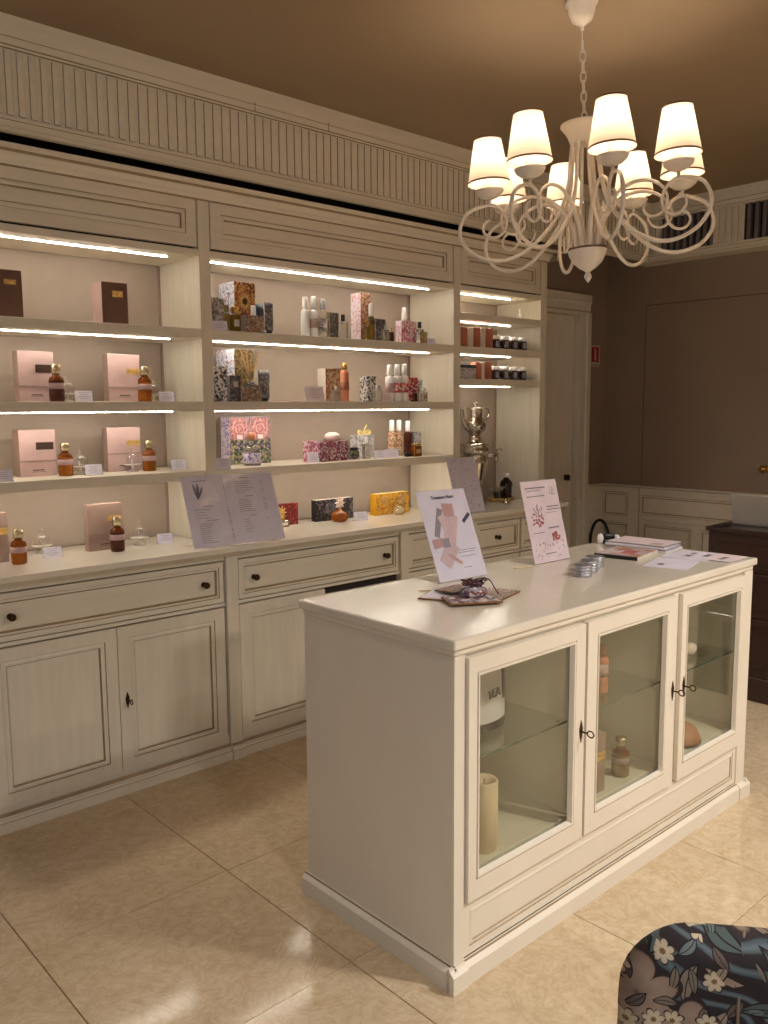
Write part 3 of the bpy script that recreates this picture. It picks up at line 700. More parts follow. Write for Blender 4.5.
# ------------------------------------------------------------------ chandelier
def chandelier():
    C = Vector((2.373, 1.673, 0))
    t = thing('chandelier', 'white eight-arm scroll chandelier with pleated cream lampshades over the island', 'lamp', (C.x, C.y, CEIL))
    t.rotation_euler = (0, 0, 0)
    def L(mb): mb.v = [(x, y, z-CEIL) for x, y, z in mb.v]; return mb
    L(MB().lathe(0, 0, [(.052, CEIL-.0005), (.05, 2.682), (.044, 2.676), (.042, 2.66), (.032, 2.634), (.014, 2.622), (.006, 2.616), (.006, 2.606), (0, 2.604)], 24)).build('canopy', 'whitepaint', t, local=True)
    z = 2.598; k = 0
    ch = MB()
    MB_c = MB()
    ch.tube([(0, 0, 2.612), (0, 0, 2.575)], .0022, 6)
    L(ch).build('hook', 'whitepaint', t, local=True)
    link = MB(); pts = []
    for i in range(16):
        a = 2*PI*i/16; pts.append((.0085*math.cos(a), 0, .019*math.sin(a)))
    link.tube(pts, .0028, 6, closed=True)
    lk = link.build('chain_link', 'whitepaint', t, local=True); zz = 2.558; first = True
    while zz > 2.335:
        o = lk if first else dup(lk); first = False
        o.location = (0, 0, zz-CEIL); o.rotation_euler = (0, 0, (k % 2)*PI/2+.3); zz -= .0305; k += 1
    L(MB().lathe(0, 0, [(0, 2.322), (.075, 2.322), (.076, 2.318), (.070, 2.310), (.058, 2.294), (.050, 2.276), (.047, 2.264), (.03, 2.260), (0, 2.260)], 32)).build('crown_cone', 'whitepaint', t, local=True)
    MBr = MB(); MBr.tube([(.012*math.cos(a), 0, 2.331+.012*math.sin(a)) for a in [2*PI*i/14 for i in range(14)]], .003, 6, closed=True)
    L(MBr).build('ring', 'whitepaint', t, local=True)
    L(MB().lathe(0, 0, [(0, 1.934), (.05, 1.934), (.061, 1.936), (.062, 1.930), (.058, 1.914), (.046, 1.892), (.026, 1.874), (.012, 1.866), (.007, 1.86), (.012, 1.85), (.012, 1.845), (.004, 1.832), (0, 1.828)], 32,
                 mis=[0, 0, 1, 0, 0, 0, 0, 0, 0, 0, 0, 0])).build('bowl', ['whitepaint', 'caulk'], t, local=True)
    arm_pts = [(.040, 2.268), (.048, 2.20), (.056, 2.14), (.078, 2.07), (.116, 2.012), (.175, 1.955), (.235, 1.920), (.298, 1.912), (.362, 1.932), (.402, 1.974), (.408, 2.018), (.384, 2.062), (.338, 2.082), (.304, 2.086), (.272, 2.068), (.258, 2.036), (.264, 2.006), (.284, 1.988), (.308, 1.985), (.328, 1.997), (.334, 2.016), (.326, 2.032), (.314, 2.038)]
    sc_pts = [(.034, 1.94), (.040, 1.985), (.062, 2.035), (.104, 2.082), (.152, 2.104), (.205, 2.104), (.250, 2.082), (.274, 2.045), (.268, 2.010), (.240, 1.992), (.212, 1.998), (.198, 2.018), (.204, 2.034)]
    R0 = .316; zsh = 2.152
    arms = []
    for k in range(8):
        a = math.radians(138.1+45*k); ca, sa = math.cos(a), math.sin(a)
        if k == 0:
            am = MB(); p = spline([(r, 0, z) for r, z in arm_pts], 5)
            n = len(p); am.tube(p, [.0062-.0022*max(0, (i/n-.45))/.55 for i in range(n)], 8)
            am.lathe(.314, 0, [(0, -.006), (.006, 0), (0, .006)], 8, z0=2.038)
            p = spline([(r, 0, z) for r, z in sc_pts], 5); n = len(p)
            am.tube(p, [.0085-.0045*min(1, i/n*1.6) for i in range(n)], 8)
            am.lathe(R0-.006, 0, [(.005, 2.086), (.006, 2.104)], 8)
            arm = L(am).build('arm', 'whitepaint', t, local=True)
            cp = MB().lathe(R0-.006, 0, [(0, 2.104), (.012, 2.105), (.028, 2.111), (.042, 2.122), (.047, 2.132), (.044, 2.132), (.022, 2.118), (.011, 2.116), (.011, 2.19), (0, 2.19)], 20)
            L(cp).build('candle_cup', 'whitepaint', arm, local=True)
            sh = MB(); NS = 28; cx = R0-.006
            rb, rt, hh = .0675, .0430, .136
            for (r_, z_) in ((rb, zsh), (rb-.0012, zsh+.004), (rb-.0012-(rb-rt)*.5, zsh+hh*.5), (rt, zsh+hh-.004), (rt, zsh+hh)):
                pass
            sl_ = (rb-rt)/hh
            sh.lathe(cx, 0, [(rb, zsh), (rt, zsh+hh)], NS, cap=False)
            sh.lathe(cx, 0, [(rb+.0008, zsh-.0006), (rb+.0008-sl_*.0055, zsh+.0055)], NS, mi=1, cap=False)
            sh.lathe(cx, 0, [(rt+.0008+sl_*.004, zsh+hh-.004), (rt+.0008, zsh+hh+.0006)], NS, mi=1, cap=False)
            L(sh).build('lamp_shade', ['shade', 'caulk'], arm, local=True)
            bl = MB().lathe(cx, 0, [(.008, 2.19), (.016, 2.205), (.019, 2.22), (.016, 2.236), (.008, 2.25), (0, 2.256)], 12)
            L(bl).build('bulb', 'bulb', arm, local=True)
            arm.rotation_euler = (0, 0, a)
        else:
            arm = dup(arms[0], rz=a)
        arms.append(arm)
        ld = bpy.data.lights.new('bulb_light', 'POINT'); ld.energy = BULB_W; ld.color = WARM; ld.shadow_soft_size = .022
        lo = bpy.data.objects.new('bulb_light', ld); COL.objects.link(lo); lo.parent = t
        lo.location = ((R0-.006)*ca, (R0-.006)*sa, 2.232-CEIL)
    # hangs a touch askew, left side lower
    t.rotation_mode = 'AXIS_ANGLE'
    t.rotation_axis_angle = (math.radians(2.6), -.90, -.43, 0)
chandelier()
for i, (x, y, p) in enumerate(DOWN):
    o = thing('ceiling_lamp', 'round recessed ceiling lamp '+('nearest the shop front', 'before the island', 'near the mahogany cabinet')[i], 'lamp', (x, y, CEIL), group='recessed lamps out of view')
    MB().lathe(x, y, [(.075, CEIL-.0005), (.095, CEIL-.006), (.098, CEIL-.0003)], 24, cap=False).build('rim', 'white', o)
    MB().lathe(x, y, [(0, CEIL-.003), (.076, CEIL-.003)], 24, cap=False).build('lens', 'downlamp', o)

# ------------------------------------------------------------------ goods on the shelves
S1, S2, S3, CT = 1.7507, 1.4627, 1.1857, .8887

def gift_box(name, label, x0, x1, y, d, z, h, front, side, top=None, rz=0, group=None, cat='box', band=None, plate=None, lines=0, plate2=None, bev=.0012):
    """a carton; front faces the room, own colours on the side and lid"""
    w = x1-x0; t = thing(name, label, cat, ((x0+x1)/2, y+d/2, z), rz, group)
    MB().box(-w/2, w/2, -d/2, d/2, 0, h, 0, faces={'k': 0, 'l': 1, 'r': 1, 't': 2, 'b': 1, 'f': 0}).build('carton', [front, side, top or side], t, bevel=bev, local=True)
    if band is not None:
        MB().box(-w/2-.0025, w/2+.0025, -d/2-.0025, d/2+.0025, h*band-.003, h*band+.003).build('lid_edge', side, t, local=True)
    if plate:
        px, pz, pw, ph, mt = plate
        MB().box(px*w-w/2, (px+pw)*w-w/2, -d/2-.0012, -d/2+.001, pz*h, (pz+ph)*h).build('name_plate', mt, t, local=True)
    if lines:
        lm = MB()
        lm.box(-w*.16, w*.16, -d/2-.0006, -d/2+.001, h*.125, h*.145); lm.box(-w*.2, w*.2, -d/2-.0006, -d/2+.001, h*.095, h*.102)
        o = lm.build('printed_lines', 'darklabel', t, local=True); o['kind'] = 'stuff'
    return t
def amber_bottle(label, x, y, z, h=.125, r=.026, liq='amberliq', glass='amber'):
    t = thing('perfume_bottle', label, 'bottle', (x, y, z), group='amber perfume bottles on the left bay')
    b = MB().lathe(0, 0, [(0, 0), (r*.9, 0), (r, .004), (r, h*.56), (r*.9, h*.63), (r*.5, h*.70), (r*.46, h*.76), (0, h*.76)], 20, mis=[1, 1, 1, 0, 0, 0, 0]).build('flask', [glass, liq], t, local=True)
    MB().lathe(0, 0, [(r+.0006, h*.34), (r+.0008, h*.34), (r+.0008, h*.5), (r+.0006, h*.5)], 20, cap=False).build('label', 'pinklabel', t, local=True)
    MB().lathe(0, 0, [(r*.5, h*.745), (r*.62, h*.75), (r*.62, h*.99), (r*.5, h), (0, h)], 16).build('cap', 'palegold', t, local=True)
    MB().lathe(0, 0, [(r*.3, h*.76), (r*.3, h*.97)], 10).build('spray_stem', 'bronze', t, local=True)
    return t
def cloche(label, x, y, z, h=.105, r=.031):
    t = thing('bell_jar', label, 'bell jar', (x, y, z), group='little glass bell jars on the left bay')
    MB().lathe(0, 0, [(0, 0), (r*.70, 0), (r*.68, .004), (.006, .009), (.004, .014), (.006, .022), (r*.95, .026), (r*1.15, .029), (r*1.15, .032), (0, .031)], 20).build('foot', 'milkglass', t, local=True)
    k = r*.86
    dm = [(k, .0325), (k, .032+h*.16)]+[(k*math.cos(a), .032+h*.16+k*math.sin(a)) for a in [i*PI/2/7 for i in range(1, 7)]]+[(.003, .032+h*.16+k), (.003, .036+h*.16+k), (.006, .041+h*.16+k), (.004, .047+h*.16+k), (0, .048+h*.16+k)]
    MB().lathe(0, 0, dm, 20, cap=False).build('dome', 'cloche', t, local=True)
    return t
def price_card(label, x, y, z, w=.062, h=.042, rz=-.25, group='small price cards on the shelves', paper='lilacpaper'):
    t = thing('price_card', label, 'card', (x, y, z), rz, group)
    a = .35; V_ = Vector((0, math.sin(a), math.cos(a))); N_ = X.cross(V_)
    MB().obox((-w/2, -.012, 0), X, V_, N_, w, h, .0015).build('card', paper, t, local=True)
    hb = MB().obox((-w/2-.004, -.0105, 0), X, V_, N_, w+.008, h+.006, -.002)
    hb.box(-w/2-.004, w/2+.004, -.012, .02, 0, .002).build('clear_holder', 'acrylic', t, local=True)
    ln = MB()
    for i, (a0, a1) in enumerate(((.2, .8), (.3, .7), (.15, .85), (.25, .75))):
        ln.obox(Vector((-w/2+w*a0, -.012, 0))+V_*h*(.8-.18*i)+N_*.0016, X, V_, N_, w*(a1-a0), .0012, .0003)
    o = ln.build('printed_lines', 'greytext', t, local=True); o['kind'] = 'stuff'
    return t
def pump_bottle(label, x, y, z, h, r, body, cap='white', band=None, bandc='pinklabel', group='pump and lotion bottles', cat='bottle', shoulder=.74):
    t = thing('lotion_bottle', label, cat, (x, y, z), 0, group)
    MB().lathe(0, 0, [(0, 0), (r*.92, 0), (r, .003), (r, h*(shoulder-.04)), (r*.9, h*(shoulder-.01)), (r*.5, h*(shoulder+.02)), (r*.45, h*(shoulder+.05)), (0, h*(shoulder+.05))], 18).build('bottle_body', body, t, local=True)
    MB().lathe(0, 0, [(r*.66, h*(shoulder+.04)), (r*.7, h*(shoulder+.05)), (r*.62, h*.97), (r*.5, h), (0, h)], 16).build('cap', cap, t, local=True)
    if band:
        MB().lathe(0, 0, [(r+.0005, h*band[0]), (r+.0007, h*band[0]), (r+.0007, h*band[1]), (r+.0005, h*band[1])], 18, cap=False).build('label', bandc, t, local=True)
    return t
def square_bottle(label, x, y, z, w, h, liq, cap='black', d=None, capw=.34, group=None, lab=None, neck=.16, rz=0, name='perfume_bottle'):
    d = d or w*.6; t = thing(name, label, 'bottle', (x, y, z), rz, group)
    bh = h*(1-neck-.16)
    MB().box(-w/2, w/2, -d/2, d/2, 0, bh).build('flask', liq, t, bevel=min(w, d)*.12, seg=3, local=True)
    MB().lathe(0, 0, [(w*.16, bh), (w*.14, bh+h*.05)], 12).build('neck', 'tin', t, local=True)
    MB().lathe(0, 0, [(w*capw*.5, bh+h*.04), (w*capw*.55, bh+h*.06), (w*capw*.55, h-.002), (w*capw*.45, h), (0, h)], 14).build('cap', cap, t, local=True)
    if lab: MB().box(-w*.3, w*.3, -d/2-.001, -d/2+.001, bh*.3, bh*.7).build('label', lab, t, local=True)
    return t
def tube(label, x, y, z, w, h, mt, rz=0):
    t = thing('cream_tube', label, 'tube', (x, y, z), rz, 'upright cream tubes')
    MB().lathe(0, 0, [(w*.3, 0), (w*.3, .014)], 14).build('cap', 'black', t, local=True)
    b = MB(); n = 6; rings_ = []
    for i in range(n):
        s_ = i/(n-1); hw = w*(.42+.08*s_); th = .016*(1-s_)+.0015; zz = .014+(h-.014)*s_
        for k in range(14):
            a = 2*PI*k/14; b.v.append((hw*math.cos(a), th*math.sin(a), zz))
    for i in range(n-1):
        for k in range(14): b.f.append((i*14+k, i*14+(k+1) % 14, (i+1)*14+(k+1) % 14, (i+1)*14+k)); b.mi.append(0); b.sm.append(True)
    b.f.append(tuple((n-1)*14+k for k in range(14))); b.mi.append(0); b.sm.append(False)
    b.f.append(tuple(reversed(range(14)))); b.mi.append(0); b.sm.append(False)
    b.build('tube_body', mt, t, local=True); return t

# left bay ---------------------------------------------------------
gift_box('perfume_box', 'brown perfume box at the left edge of the highest left shelf', .985, 1.121, 3.12, .088, S1, .168, 'brownbox', 'pink', plate=(.55, .70, .30, .10, 'goldpaper'), group='perfume boxes of the left bay')
gift_box('perfume_box', 'brown-fronted perfume box with pink sides alone on the highest left shelf', 1.412, 1.516, 3.12, .088, S1, .160, 'brownbox', 'pink', plate=(.40, .66, .40, .14, 'goldpaper'), group='perfume boxes of the left bay')
PB = 'perfume boxes of the left bay'
gift_box('perfume_box', 'pink perfume box with dark plate, left on the second left shelf', 1.111, 1.240, 3.18, .051, S2, .183, 'pink', 'mauve', band=.30, plate=(.48, .58, .46, .16, 'darklabel'), lines=1, group=PB)
gift_box('perfume_box', 'pink perfume box with gold plate, right on the second left shelf', 1.459, 1.593, 3.20, .045, S2, .186, 'pink', 'mauve', band=.30, plate=(.58, .58, .40, .12, 'goldpaper'), lines=1, group=PB)
gift_box('perfume_box', 'pink perfume box with dark plate, left on the third left shelf', 1.112, 1.247, 3.22, .063, S3, .174, 'pink', 'mauve', band=.33, plate=(.46, .57, .48, .16, 'darklabel'), lines=1, group=PB)
gift_box('perfume_box', 'pink perfume box with gold plate beside a bell jar, third left shelf', 1.459, 1.600, 3.235, .042, S3, .176, 'pink', 'mauve', band=.40, plate=(.58, .58, .40, .12, 'goldpaper'), lines=1, group=PB)
gift_box('perfume_box', 'mauve perfume box cut by the left picture edge, on the worktop', .926, 1.034, 3.154, .037, CT, .179, 'mauve', 'mauve', band=.4, plate=(.7, .56, .28, .14, 'goldpaper'), group=PB)
gift_box('perfume_box', 'mauve perfume box with gold plate on the worktop under the left shelves', 1.328, 1.468, 3.15, .037, CT, .181, 'mauve', 'mauve', band=.36, plate=(.58, .62, .40, .12, 'goldpaper'), lines=1, group=PB)
for (x, y, z, h, lq, lb) in ((1.228, 3.13, S2, .135, 'darkamber', 'dark amber bottle before the dark-plated pink box, second left shelf'),
                         (1.582, 3.14, S2, .138, 'amberliq', 'amber bottle at the right of the second left shelf'),
                         (1.262, 3.17, S3, .124, 'amberliq', 'amber bottle before the dark-plated pink box, third left shelf'),
                         (1.603, 3.17, S3, .122, 'amberliq', 'amber bottle right of the bell jar, third left shelf'),
                         (1.044, 3.085, CT, .124, 'amberliq', 'amber bottle on the worktop at the left picture edge'),
                         (1.417, 3.09, CT, .134, 'darkamber', 'dark amber bottle before the mauve box on the worktop')):
    amber_bottle(lb, x, y, z, h, .0272, lq)
for (x, y, z, lb) in ((1.290, 3.19, S2, 'glass bell jar left of centre on the second left shelf'), (1.655, 3.21, S2, 'glass bell jar behind the last bottle of the second left shelf'),
                      (1.335, 3.21, S3, 'glass bell jar between the two pink boxes of the third left shelf'), (1.540, 3.19, S3, 'glass bell jar before the gold-plated pink box, third left shelf'),
                      (1.190, 3.26, CT, 'glass bell jar on the worktop near the left picture edge'), (1.552, 3.18, CT, 'glass bell jar on the worktop right of the mauve box')):
    cloche(lb, x, y, z, .108, .033)
for (x, y, z, lb) in ((1.323, 3.12, S2, 'price card in the middle of the second left shelf'), (1.668, 3.13, S2, 'price card at the right end of the second left shelf'),
                      (1.352, 3.13, S3, 'price card in the middle of the third left shelf'), (1.0, 3.07, S3, 'price card at the left picture edge, third left shelf'), (1.727, 3.16, S3, 'price card at the right end of the third left shelf'),
                      (1.178, 3.125, CT, 'price card on the worktop near the left picture edge'), (1.642, 3.14, CT, 'price card on the worktop left of the big price list')):
    price_card(lb, x, y, z)
price_card('price card at the left end of the second left shelf', .985, 3.12, S2)

# middle bay, highest shelf -----------------------------------------
MG = 'patterned gift boxes of the middle bay'
gift_box('gift_box', 'tall gift box with an orange sunburst front and white side, highest middle shelf', 2.000, 2.105, 3.13, .124, S1, .215, 'f_sun', 'f_whiteblue', 'white', group=MG)
gift_box('gift_box', 'small grey and white printed box behind the tall sunburst box', 1.879, 1.950, 3.13, .045, S1, .138, 'f_grey', 'f_silver', group=MG)
sb_ = [o for o in bpy.data.objects if o.get('label', '').startswith('tall gift box with an orange sunburst')][0]
sd = MB()
for q_, (r0_, r1_, n_) in enumerate(((.030, .047, 18), (.022, .034, 14), (.010, .016, 8))):
    sd.add([((r1_ if k % 2 == 0 else r0_)*math.cos(PI*k/n_), -.0624-.0002*q_, .135+(r1_ if k % 2 == 0 else r0_)*1.2*math.sin(PI*k/n_)) for k in range(2*n_)], [tuple(range(2*n_))], q_)
sd.build('sunburst_print', ['terracotta', 'goldpaper', 'darklabel'], sb_, local=True)
square_bottle('olive glass bottle left of the sunburst box', 1.925, 3.075, S1, .026, .106, 'olive', 'olive', capw=.7)
square_bottle('wider olive glass bottle with gold cap before the sunburst box', 1.966, 3.075, S1, .040, .102, 'yellowliq', 'gold', capw=.7, lab='whitebook')
price_card('price card at the left end of the highest middle shelf', 1.880, 3.062, S1, .066, .040)
gift_box('gift_box', 'low brown and grey gift box in front of the sunburst box', 2.003, 2.098, 3.055, .035, S1, .070, 'f_brown', 'greybook', group=MG)
pump_bottle('white pointed diffuser flask behind the low brown box, highest middle shelf', 2.078, 3.109, S1, .118, .016, 'white', 'white', shoulder=.62)
tube('slate blue cream tube right of the sunburst box, rear one', 2.134, 3.14, S1, .042, .130, 'navy')
tube('dark cream tube with brown figure, front one beside the sunburst box', 2.146, 3.09, S1, .046, .133, 'f_dark')
pump_bottle('white spray bottle, leftmost of three on the highest middle shelf', 2.380, 3.14, S1, .182, .0205, 'white', 'white', shoulder=.68)
pump_bottle('white spray bottle with brown-red label, second of three on the highest middle shelf', 2.428, 3.14, S1, .188, .0205, 'white', 'white', band=(.24, .46), bandc='mauve', shoulder=.66)
pump_bottle('clear spray bottle with silver cap, third of three on the highest middle shelf', 2.480, 3.14, S1, .179, .020, 'clearliq', 'tin', band=(.2, .5), bandc='f_grey', shoulder=.7)
gift_box('gift_box', 'small grey-green box right of the clear spray bottle', 2.514, 2.568, 3.13, .035, S1, .122, 'f_dark', 'f_olive', group=MG)
square_bottle('round clear perfume bottle with black cap near the middle of the highest shelf', 2.556, 3.085, S1, .044, .110, 'clearliq', 'black', capw=.4)
gift_box('gift_box', 'tall slim box, white side and rust patterned front, highest middle shelf', 2.712, 2.775, 3.14, .074, S1, .229, 'f_tall', 'f_pinkwhite', 'white', group=MG)
pump_bottle('amber bottle with white cap before the tall slim box', 2.748, 3.105, S1, .176, .019, 'yellowliq', 'white', shoulder=.62, band=(.45, .6), bandc='caulk')
square_bottle('small amber vial left of the white-capped amber bottle', 2.702, 3.08, S1, .026, .095, 'yellowliq', 'gold', capw=.6)
gift_box('gift_box', 'small dark printed box right of the amber bottle, highest middle shelf', 2.800, 2.865, 3.13, .04, S1, .112, 'f_dark', 'f_grey', group=MG)
square_bottle('small clear bottle before the small dark printed box', 2.812, 3.075, S1, .036, .080, 'clearliq', 'tin')
square_bottle('tiny brown bottle right of the small clear bottle', 2.858, 3.08, S1, .020, .070, 'darkamber', 'gold')
gift_box('gift_box', 'square white and pink blossom box at the right of the highest middle shelf', 2.962, 3.066, 3.12, .044, S1, .113, 'f_pink', 'f_pinkwhite', 'white', group=MG)
pump_bottle('pink bottle with white cap behind the blossom box', 3.046, 3.19, S1, .186, .019, 'pink', 'white', shoulder=.6)
square_bottle('round perfume bottle with black cap right of the blossom box', 3.098, 3.13, S1, .040, .114, 'clearliq', 'black', capw=.45)
gift_box('gift_box', 'very small floral box in front of the blossom box corner', 3.028, 3.078, 3.055, .03, S1, .056, 'f_olive', 'f_grey', group=MG)
price_card('price card at the right end of the highest middle shelf', 3.118, 3.075, S1, .05, .030)

# middle bay, second shelf --------------------------------------------
gift_box('gift_box', 'large box with olive front and pale blue side, left of the second middle shelf', 1.985, 2.086, 3.12, .146, S2, .221, 'f_olive', 'f_whiteblue', 'white', group=MG)
gift_box('gift_box', 'white box with grey figures at the left end of the second middle shelf', 1.852, 1.910, 3.062, .055, S2, .143, 'f_bw', 'f_whiteblue', group=MG)
gift_box('gift_box', 'grey box with a pale label before the large olive box', 1.918, 1.972, 3.055, .035, S2, .107, 'f_dark', 'f_silver', group=MG, plate=(.35, .55, .4, .22, 'whitebook'))
rd = thing('reed_diffuser', 'reed diffuser with fan of reeds on the second middle shelf', 'diffuser', (2.040, 3.082, S2))
MB().box(-.043, .043, -.022, .022, 0, .062).build('printed_base', 'f_brown', rd, bevel=.003, local=True)
MB().lathe(0, 0, [(.036, .062), (.030, .070), (.012, .078), (.0105, .118), (.013, .120), (.013, .124), (0, .124)], 16).build('flask', 'clearliq', rd, local=True)
MB().lathe(0, 0, [(.0115, .088), (.0118, .088), (.0118, .096), (.0115, .096)], 16, cap=False).build('gold_band', 'goldpaper', rd, local=True)
for i, (dx, dy) in enumerate(((-.052, 0), (-.040, .012), (-.030, -.01), (-.018, .014), (.004, .01), (.030, -.008), (.040, .006), (.046, -.002))):
    MB().tube([(dx*.08, dy*.1, .09), (dx, dy*.5-.008, .212-.008*(i % 3))], .0022, 6).build('reed', 'reed', rd, local=True)
tube('slate cream tube with dark print right of the reed diffuser', 2.140, 3.13, S2, .062, .135, 'f_dark')
gift_box('gift_box', 'small slate blue box behind the reed diffuser', 2.092, 2.118, 3.17, .05, S2, .128, 'navy', 'f_whiteblue', group=MG)
price_card('large white card in a stand in the middle of the second middle shelf', 2.358, 3.052, S2, .09, .070, paper='pinkpaper')
gift_box('gift_box', 'beige botanical box with cream side, second middle shelf', 2.476, 2.563, 3.12, .060, S2, .153, 'f_beige', 'whitebook', group=MG)
square_bottle('small clear flask in front of the beige botanical box', 2.500, 3.075, S2, .040, .07, 'clearliq', 'white')
pump_bottle('peach bottle with gold cap beside the beige botanical box', 2.582, 3.11, S2, .178, .020, 'peach', 'gold', shoulder=.8, band=(.3, .5), bandc='orangebook')
gift_box('gift_box', 'black and white leaf patterned box on the second middle shelf', 2.732, 2.792, 3.12, .055, S2, .122, 'f_bw', 'f_bw', group=MG)
square_bottle('little clear jar before the black and white box', 2.752, 3.065, S2, .040, .076, 'clearliq', 'tin', capw=.7)
price_card('price card between the leaf box and the pump bottles, second middle shelf', 2.792, 3.06, S2, .060, .040, paper='pinkpaper')
for i, (x, bc) in enumerate(((2.888, 'pinklabel'), (2.940, 'f_red'), (2.990, 'f_red'))):
    pump_bottle(('white spray bottle without red label, first of three on the second middle shelf', 'white spray bottle with red label, middle one on the second middle shelf', 'white spray bottle with red label, right one on the second middle shelf')[i], x, 3.13, S2, .181+.003*i, .021, 'white', 'white', band=(.24, .5), bandc=bc, shoulder=.68)
gift_box('gift_box', 'red flower printed box right of the spray bottles, second middle shelf', 3.026, 3.088, 3.13, .04, S2, .121, 'f_red', 'f_red', group=MG)
square_bottle('small bottle with tan label at the right end of the second middle shelf', 3.060, 3.062, S2, .036, .070, 'clearliq', 'white', lab='terracotta', capw=.5)
square_bottle('black-footed slim bottle before the red flower box', 3.010, 3.075, S2, .022, .060, 'darkamber', 'black')
square_bottle('clear bottle with grey cap behind the tan-labelled bottle', 3.112, 3.14, S2, .034, .112, 'clearliq', 'tin', capw=.6)

# middle bay, third shelf -----------------------------------------------
for i, (x0, x1) in enumerate(((2.020, 2.124), (2.125, 2.237))):
    g = gift_box('gift_box', ('rose printed gift box with lilac side, left of two, third middle shelf', 'rose printed gift box, right of two, third middle shelf')[i], x0, x1, 3.23, .074, S3, .211, 'f_rosegreen', 'f_violet', 'white', group=MG)
    w = x1-x0
    MB().rings((-w/2+.001, -.0372, .108), X, Z, -Y, w-.002, .101, [(0, 0), (0, .0006)], [0, 0]).build('rose_ground', 'f_roseground', g, local=True)
    ro = MB(); rnd = random.Random(i)
    for q_ in range(6):
        R1 = .049-.008*q_; nn = 30; ph = rnd.random()*6; lob = 7 if q_ < 4 else 4
        pts = [(R1*(1+.07*math.sin(lob*a+ph))*math.cos(a), -.0380-.0002*q_, .158+R1*(1+.07*math.sin(lob*a+ph))*math.sin(a)) for a in [2*PI*k/nn for k in range(nn)]]
        ro.add(pts, [tuple(range(nn))], q_ % 2)
    ro.build('rose_print', ['f_roses', 'f_rosepale'], g, local=True)
    MB().box(-.014, .014, -.0395, -.037, .112, .130).build('name_plate', 'pinkpaper', g, local=True)
dc = thing('decanter', 'clear decanter with orange stopper in front of the rose boxes', 'bottle', (2.068, 3.13, S3))
MB().lathe(0, 0, [(0, 0), (.036, 0), (.039, .004), (.039, .066), (.034, .074), (.012, .086), (.010, .108), (.014, .110), (0, .110)], 24).build('flask', 'clearliq', dc, local=True)
MB().lathe(0, 0, [(.0395, .012), (.0398, .012), (.0398, .056), (.0395, .056)], 24, cap=False).build('label', 'f_violet', dc, local=True)
MB().lathe(0, 0, [(.008, .108), (.017, .118), (.019, .130), (.013, .143), (0, .147)], 12).build('stopper', 'peach', dc, local=True)
price_card('price card at the left end of the third middle shelf', 1.872, 3.05, S3, .06, .046)
gift_box('gift_box', 'small pink patchwork box with price card before it, third middle shelf', 2.382, 2.44, 3.15, .03, S3, .096, 'f_pink', 'f_pink', group='stack of patchwork boxes')
gift_box('gift_box', 'grey-magenta patchwork box, left one in front, third middle shelf', 2.412, 2.474, 3.09, .05, S3, .090, 'f_mag', 'f_mag', group='stack of patchwork boxes')
gift_box('gift_box', 'magenta patchwork box, right one under the round soap', 2.484, 2.600, 3.11, .07, S3, .093, 'f_mag', 'f_mag', group='stack of patchwork boxes')
o = MB().lathe(2.53, 3.145, [(0, 0), (.02, .001), (.035, .010), (.038, .020), (.032, .032), (.018, .039), (0, .041)], 20, z0=S3+.093).build('round_soap', 'pearl'); tag(o, 'pale round soap lying on the magenta patchwork box', 'soap')
price_card('price card before the pink patchwork box, third middle shelf', 2.378, 3.10, S3, .056, .048)
gb = gift_box('gift_box', 'silver-grey gift box tied with a yellow ribbon, third middle shelf', 2.732, 2.846, 3.2, .054, S3, .113, 'f_silver', 'f_silver', group=MG)
rb_ = MB()
for (x, y, z, l, wv) in ((-.03, -.01, .12, .05, .3), (.035, -.01, .12, .055, -.4)):
    pts = [(0, 0, .114), (x*.5, y, .128), (x, y, .134), (x*1.2, y-.005, .122), (x*.6, y, .116), (0, 0, .116)]
    rb_.tube(spline(pts, 5), .0055, 6)
rb_.tube(spline([(0, 0, .116), (.012, 0, .13), (.018, -.004, .147), (.030, 0, .162)], 5), [.005]*8+[.0035]*8, 6)
rb_.tube(spline([(0, 0, .116), (.03, 0, .118), (.052, -.004, .126)], 5), .0045, 6)
rb_.build('ribbon_bow', 'ribbon', gb, local=True)
square_bottle('low green and black jar left of the ribboned box', 2.668, 3.15, S3, .050, .056, 'f_rosegreen', 'black', capw=.8, name='scent_jar')
square_bottle('tall clear bottle before the ribboned box', 2.728, 3.125, S3, .040, .108, 'clearliq', 'white')
price_card('price card right of the ribboned box, third middle shelf', 2.782, 3.09, S3, .060, .042)
price_card('wider price card left of the spray bottles, third middle shelf', 2.880, 3.11, S3, .075, .044)
for i, (x, b, lb) in enumerate(((2.966, 'f_beige', 'left one'), (3.016, 'f_beige', 'middle one'), (3.050, 'darkamber', 'right one with dark red body'))):
    pump_bottle('beige floral spray bottle with white cap on the third middle shelf, '+lb if i < 2 else 'dark red spray bottle with white cap on the third middle shelf', x, 3.20-.03*(i == 2), S3, .184-.006*(i == 2), .0195, b, 'white', shoulder=.66)
gift_box('gift_box', 'grey marbled box at the right end of the third middle shelf', 3.075, 3.128, 3.15, .04, S3, .121, 'f_silver', 'f_dark', group=MG)
square_bottle('square amber bottle at the right end of the third middle shelf', 3.028, 3.085, S3, .052, .066, 'amberliq', 'gold', capw=.9, neck=.02, lab='goldpaper')
square_bottle('square flask with black foot before the dark red spray bottle', 2.985, 3.10, S3, .036, .02, 'black', 'black', capw=.9, neck=.01)

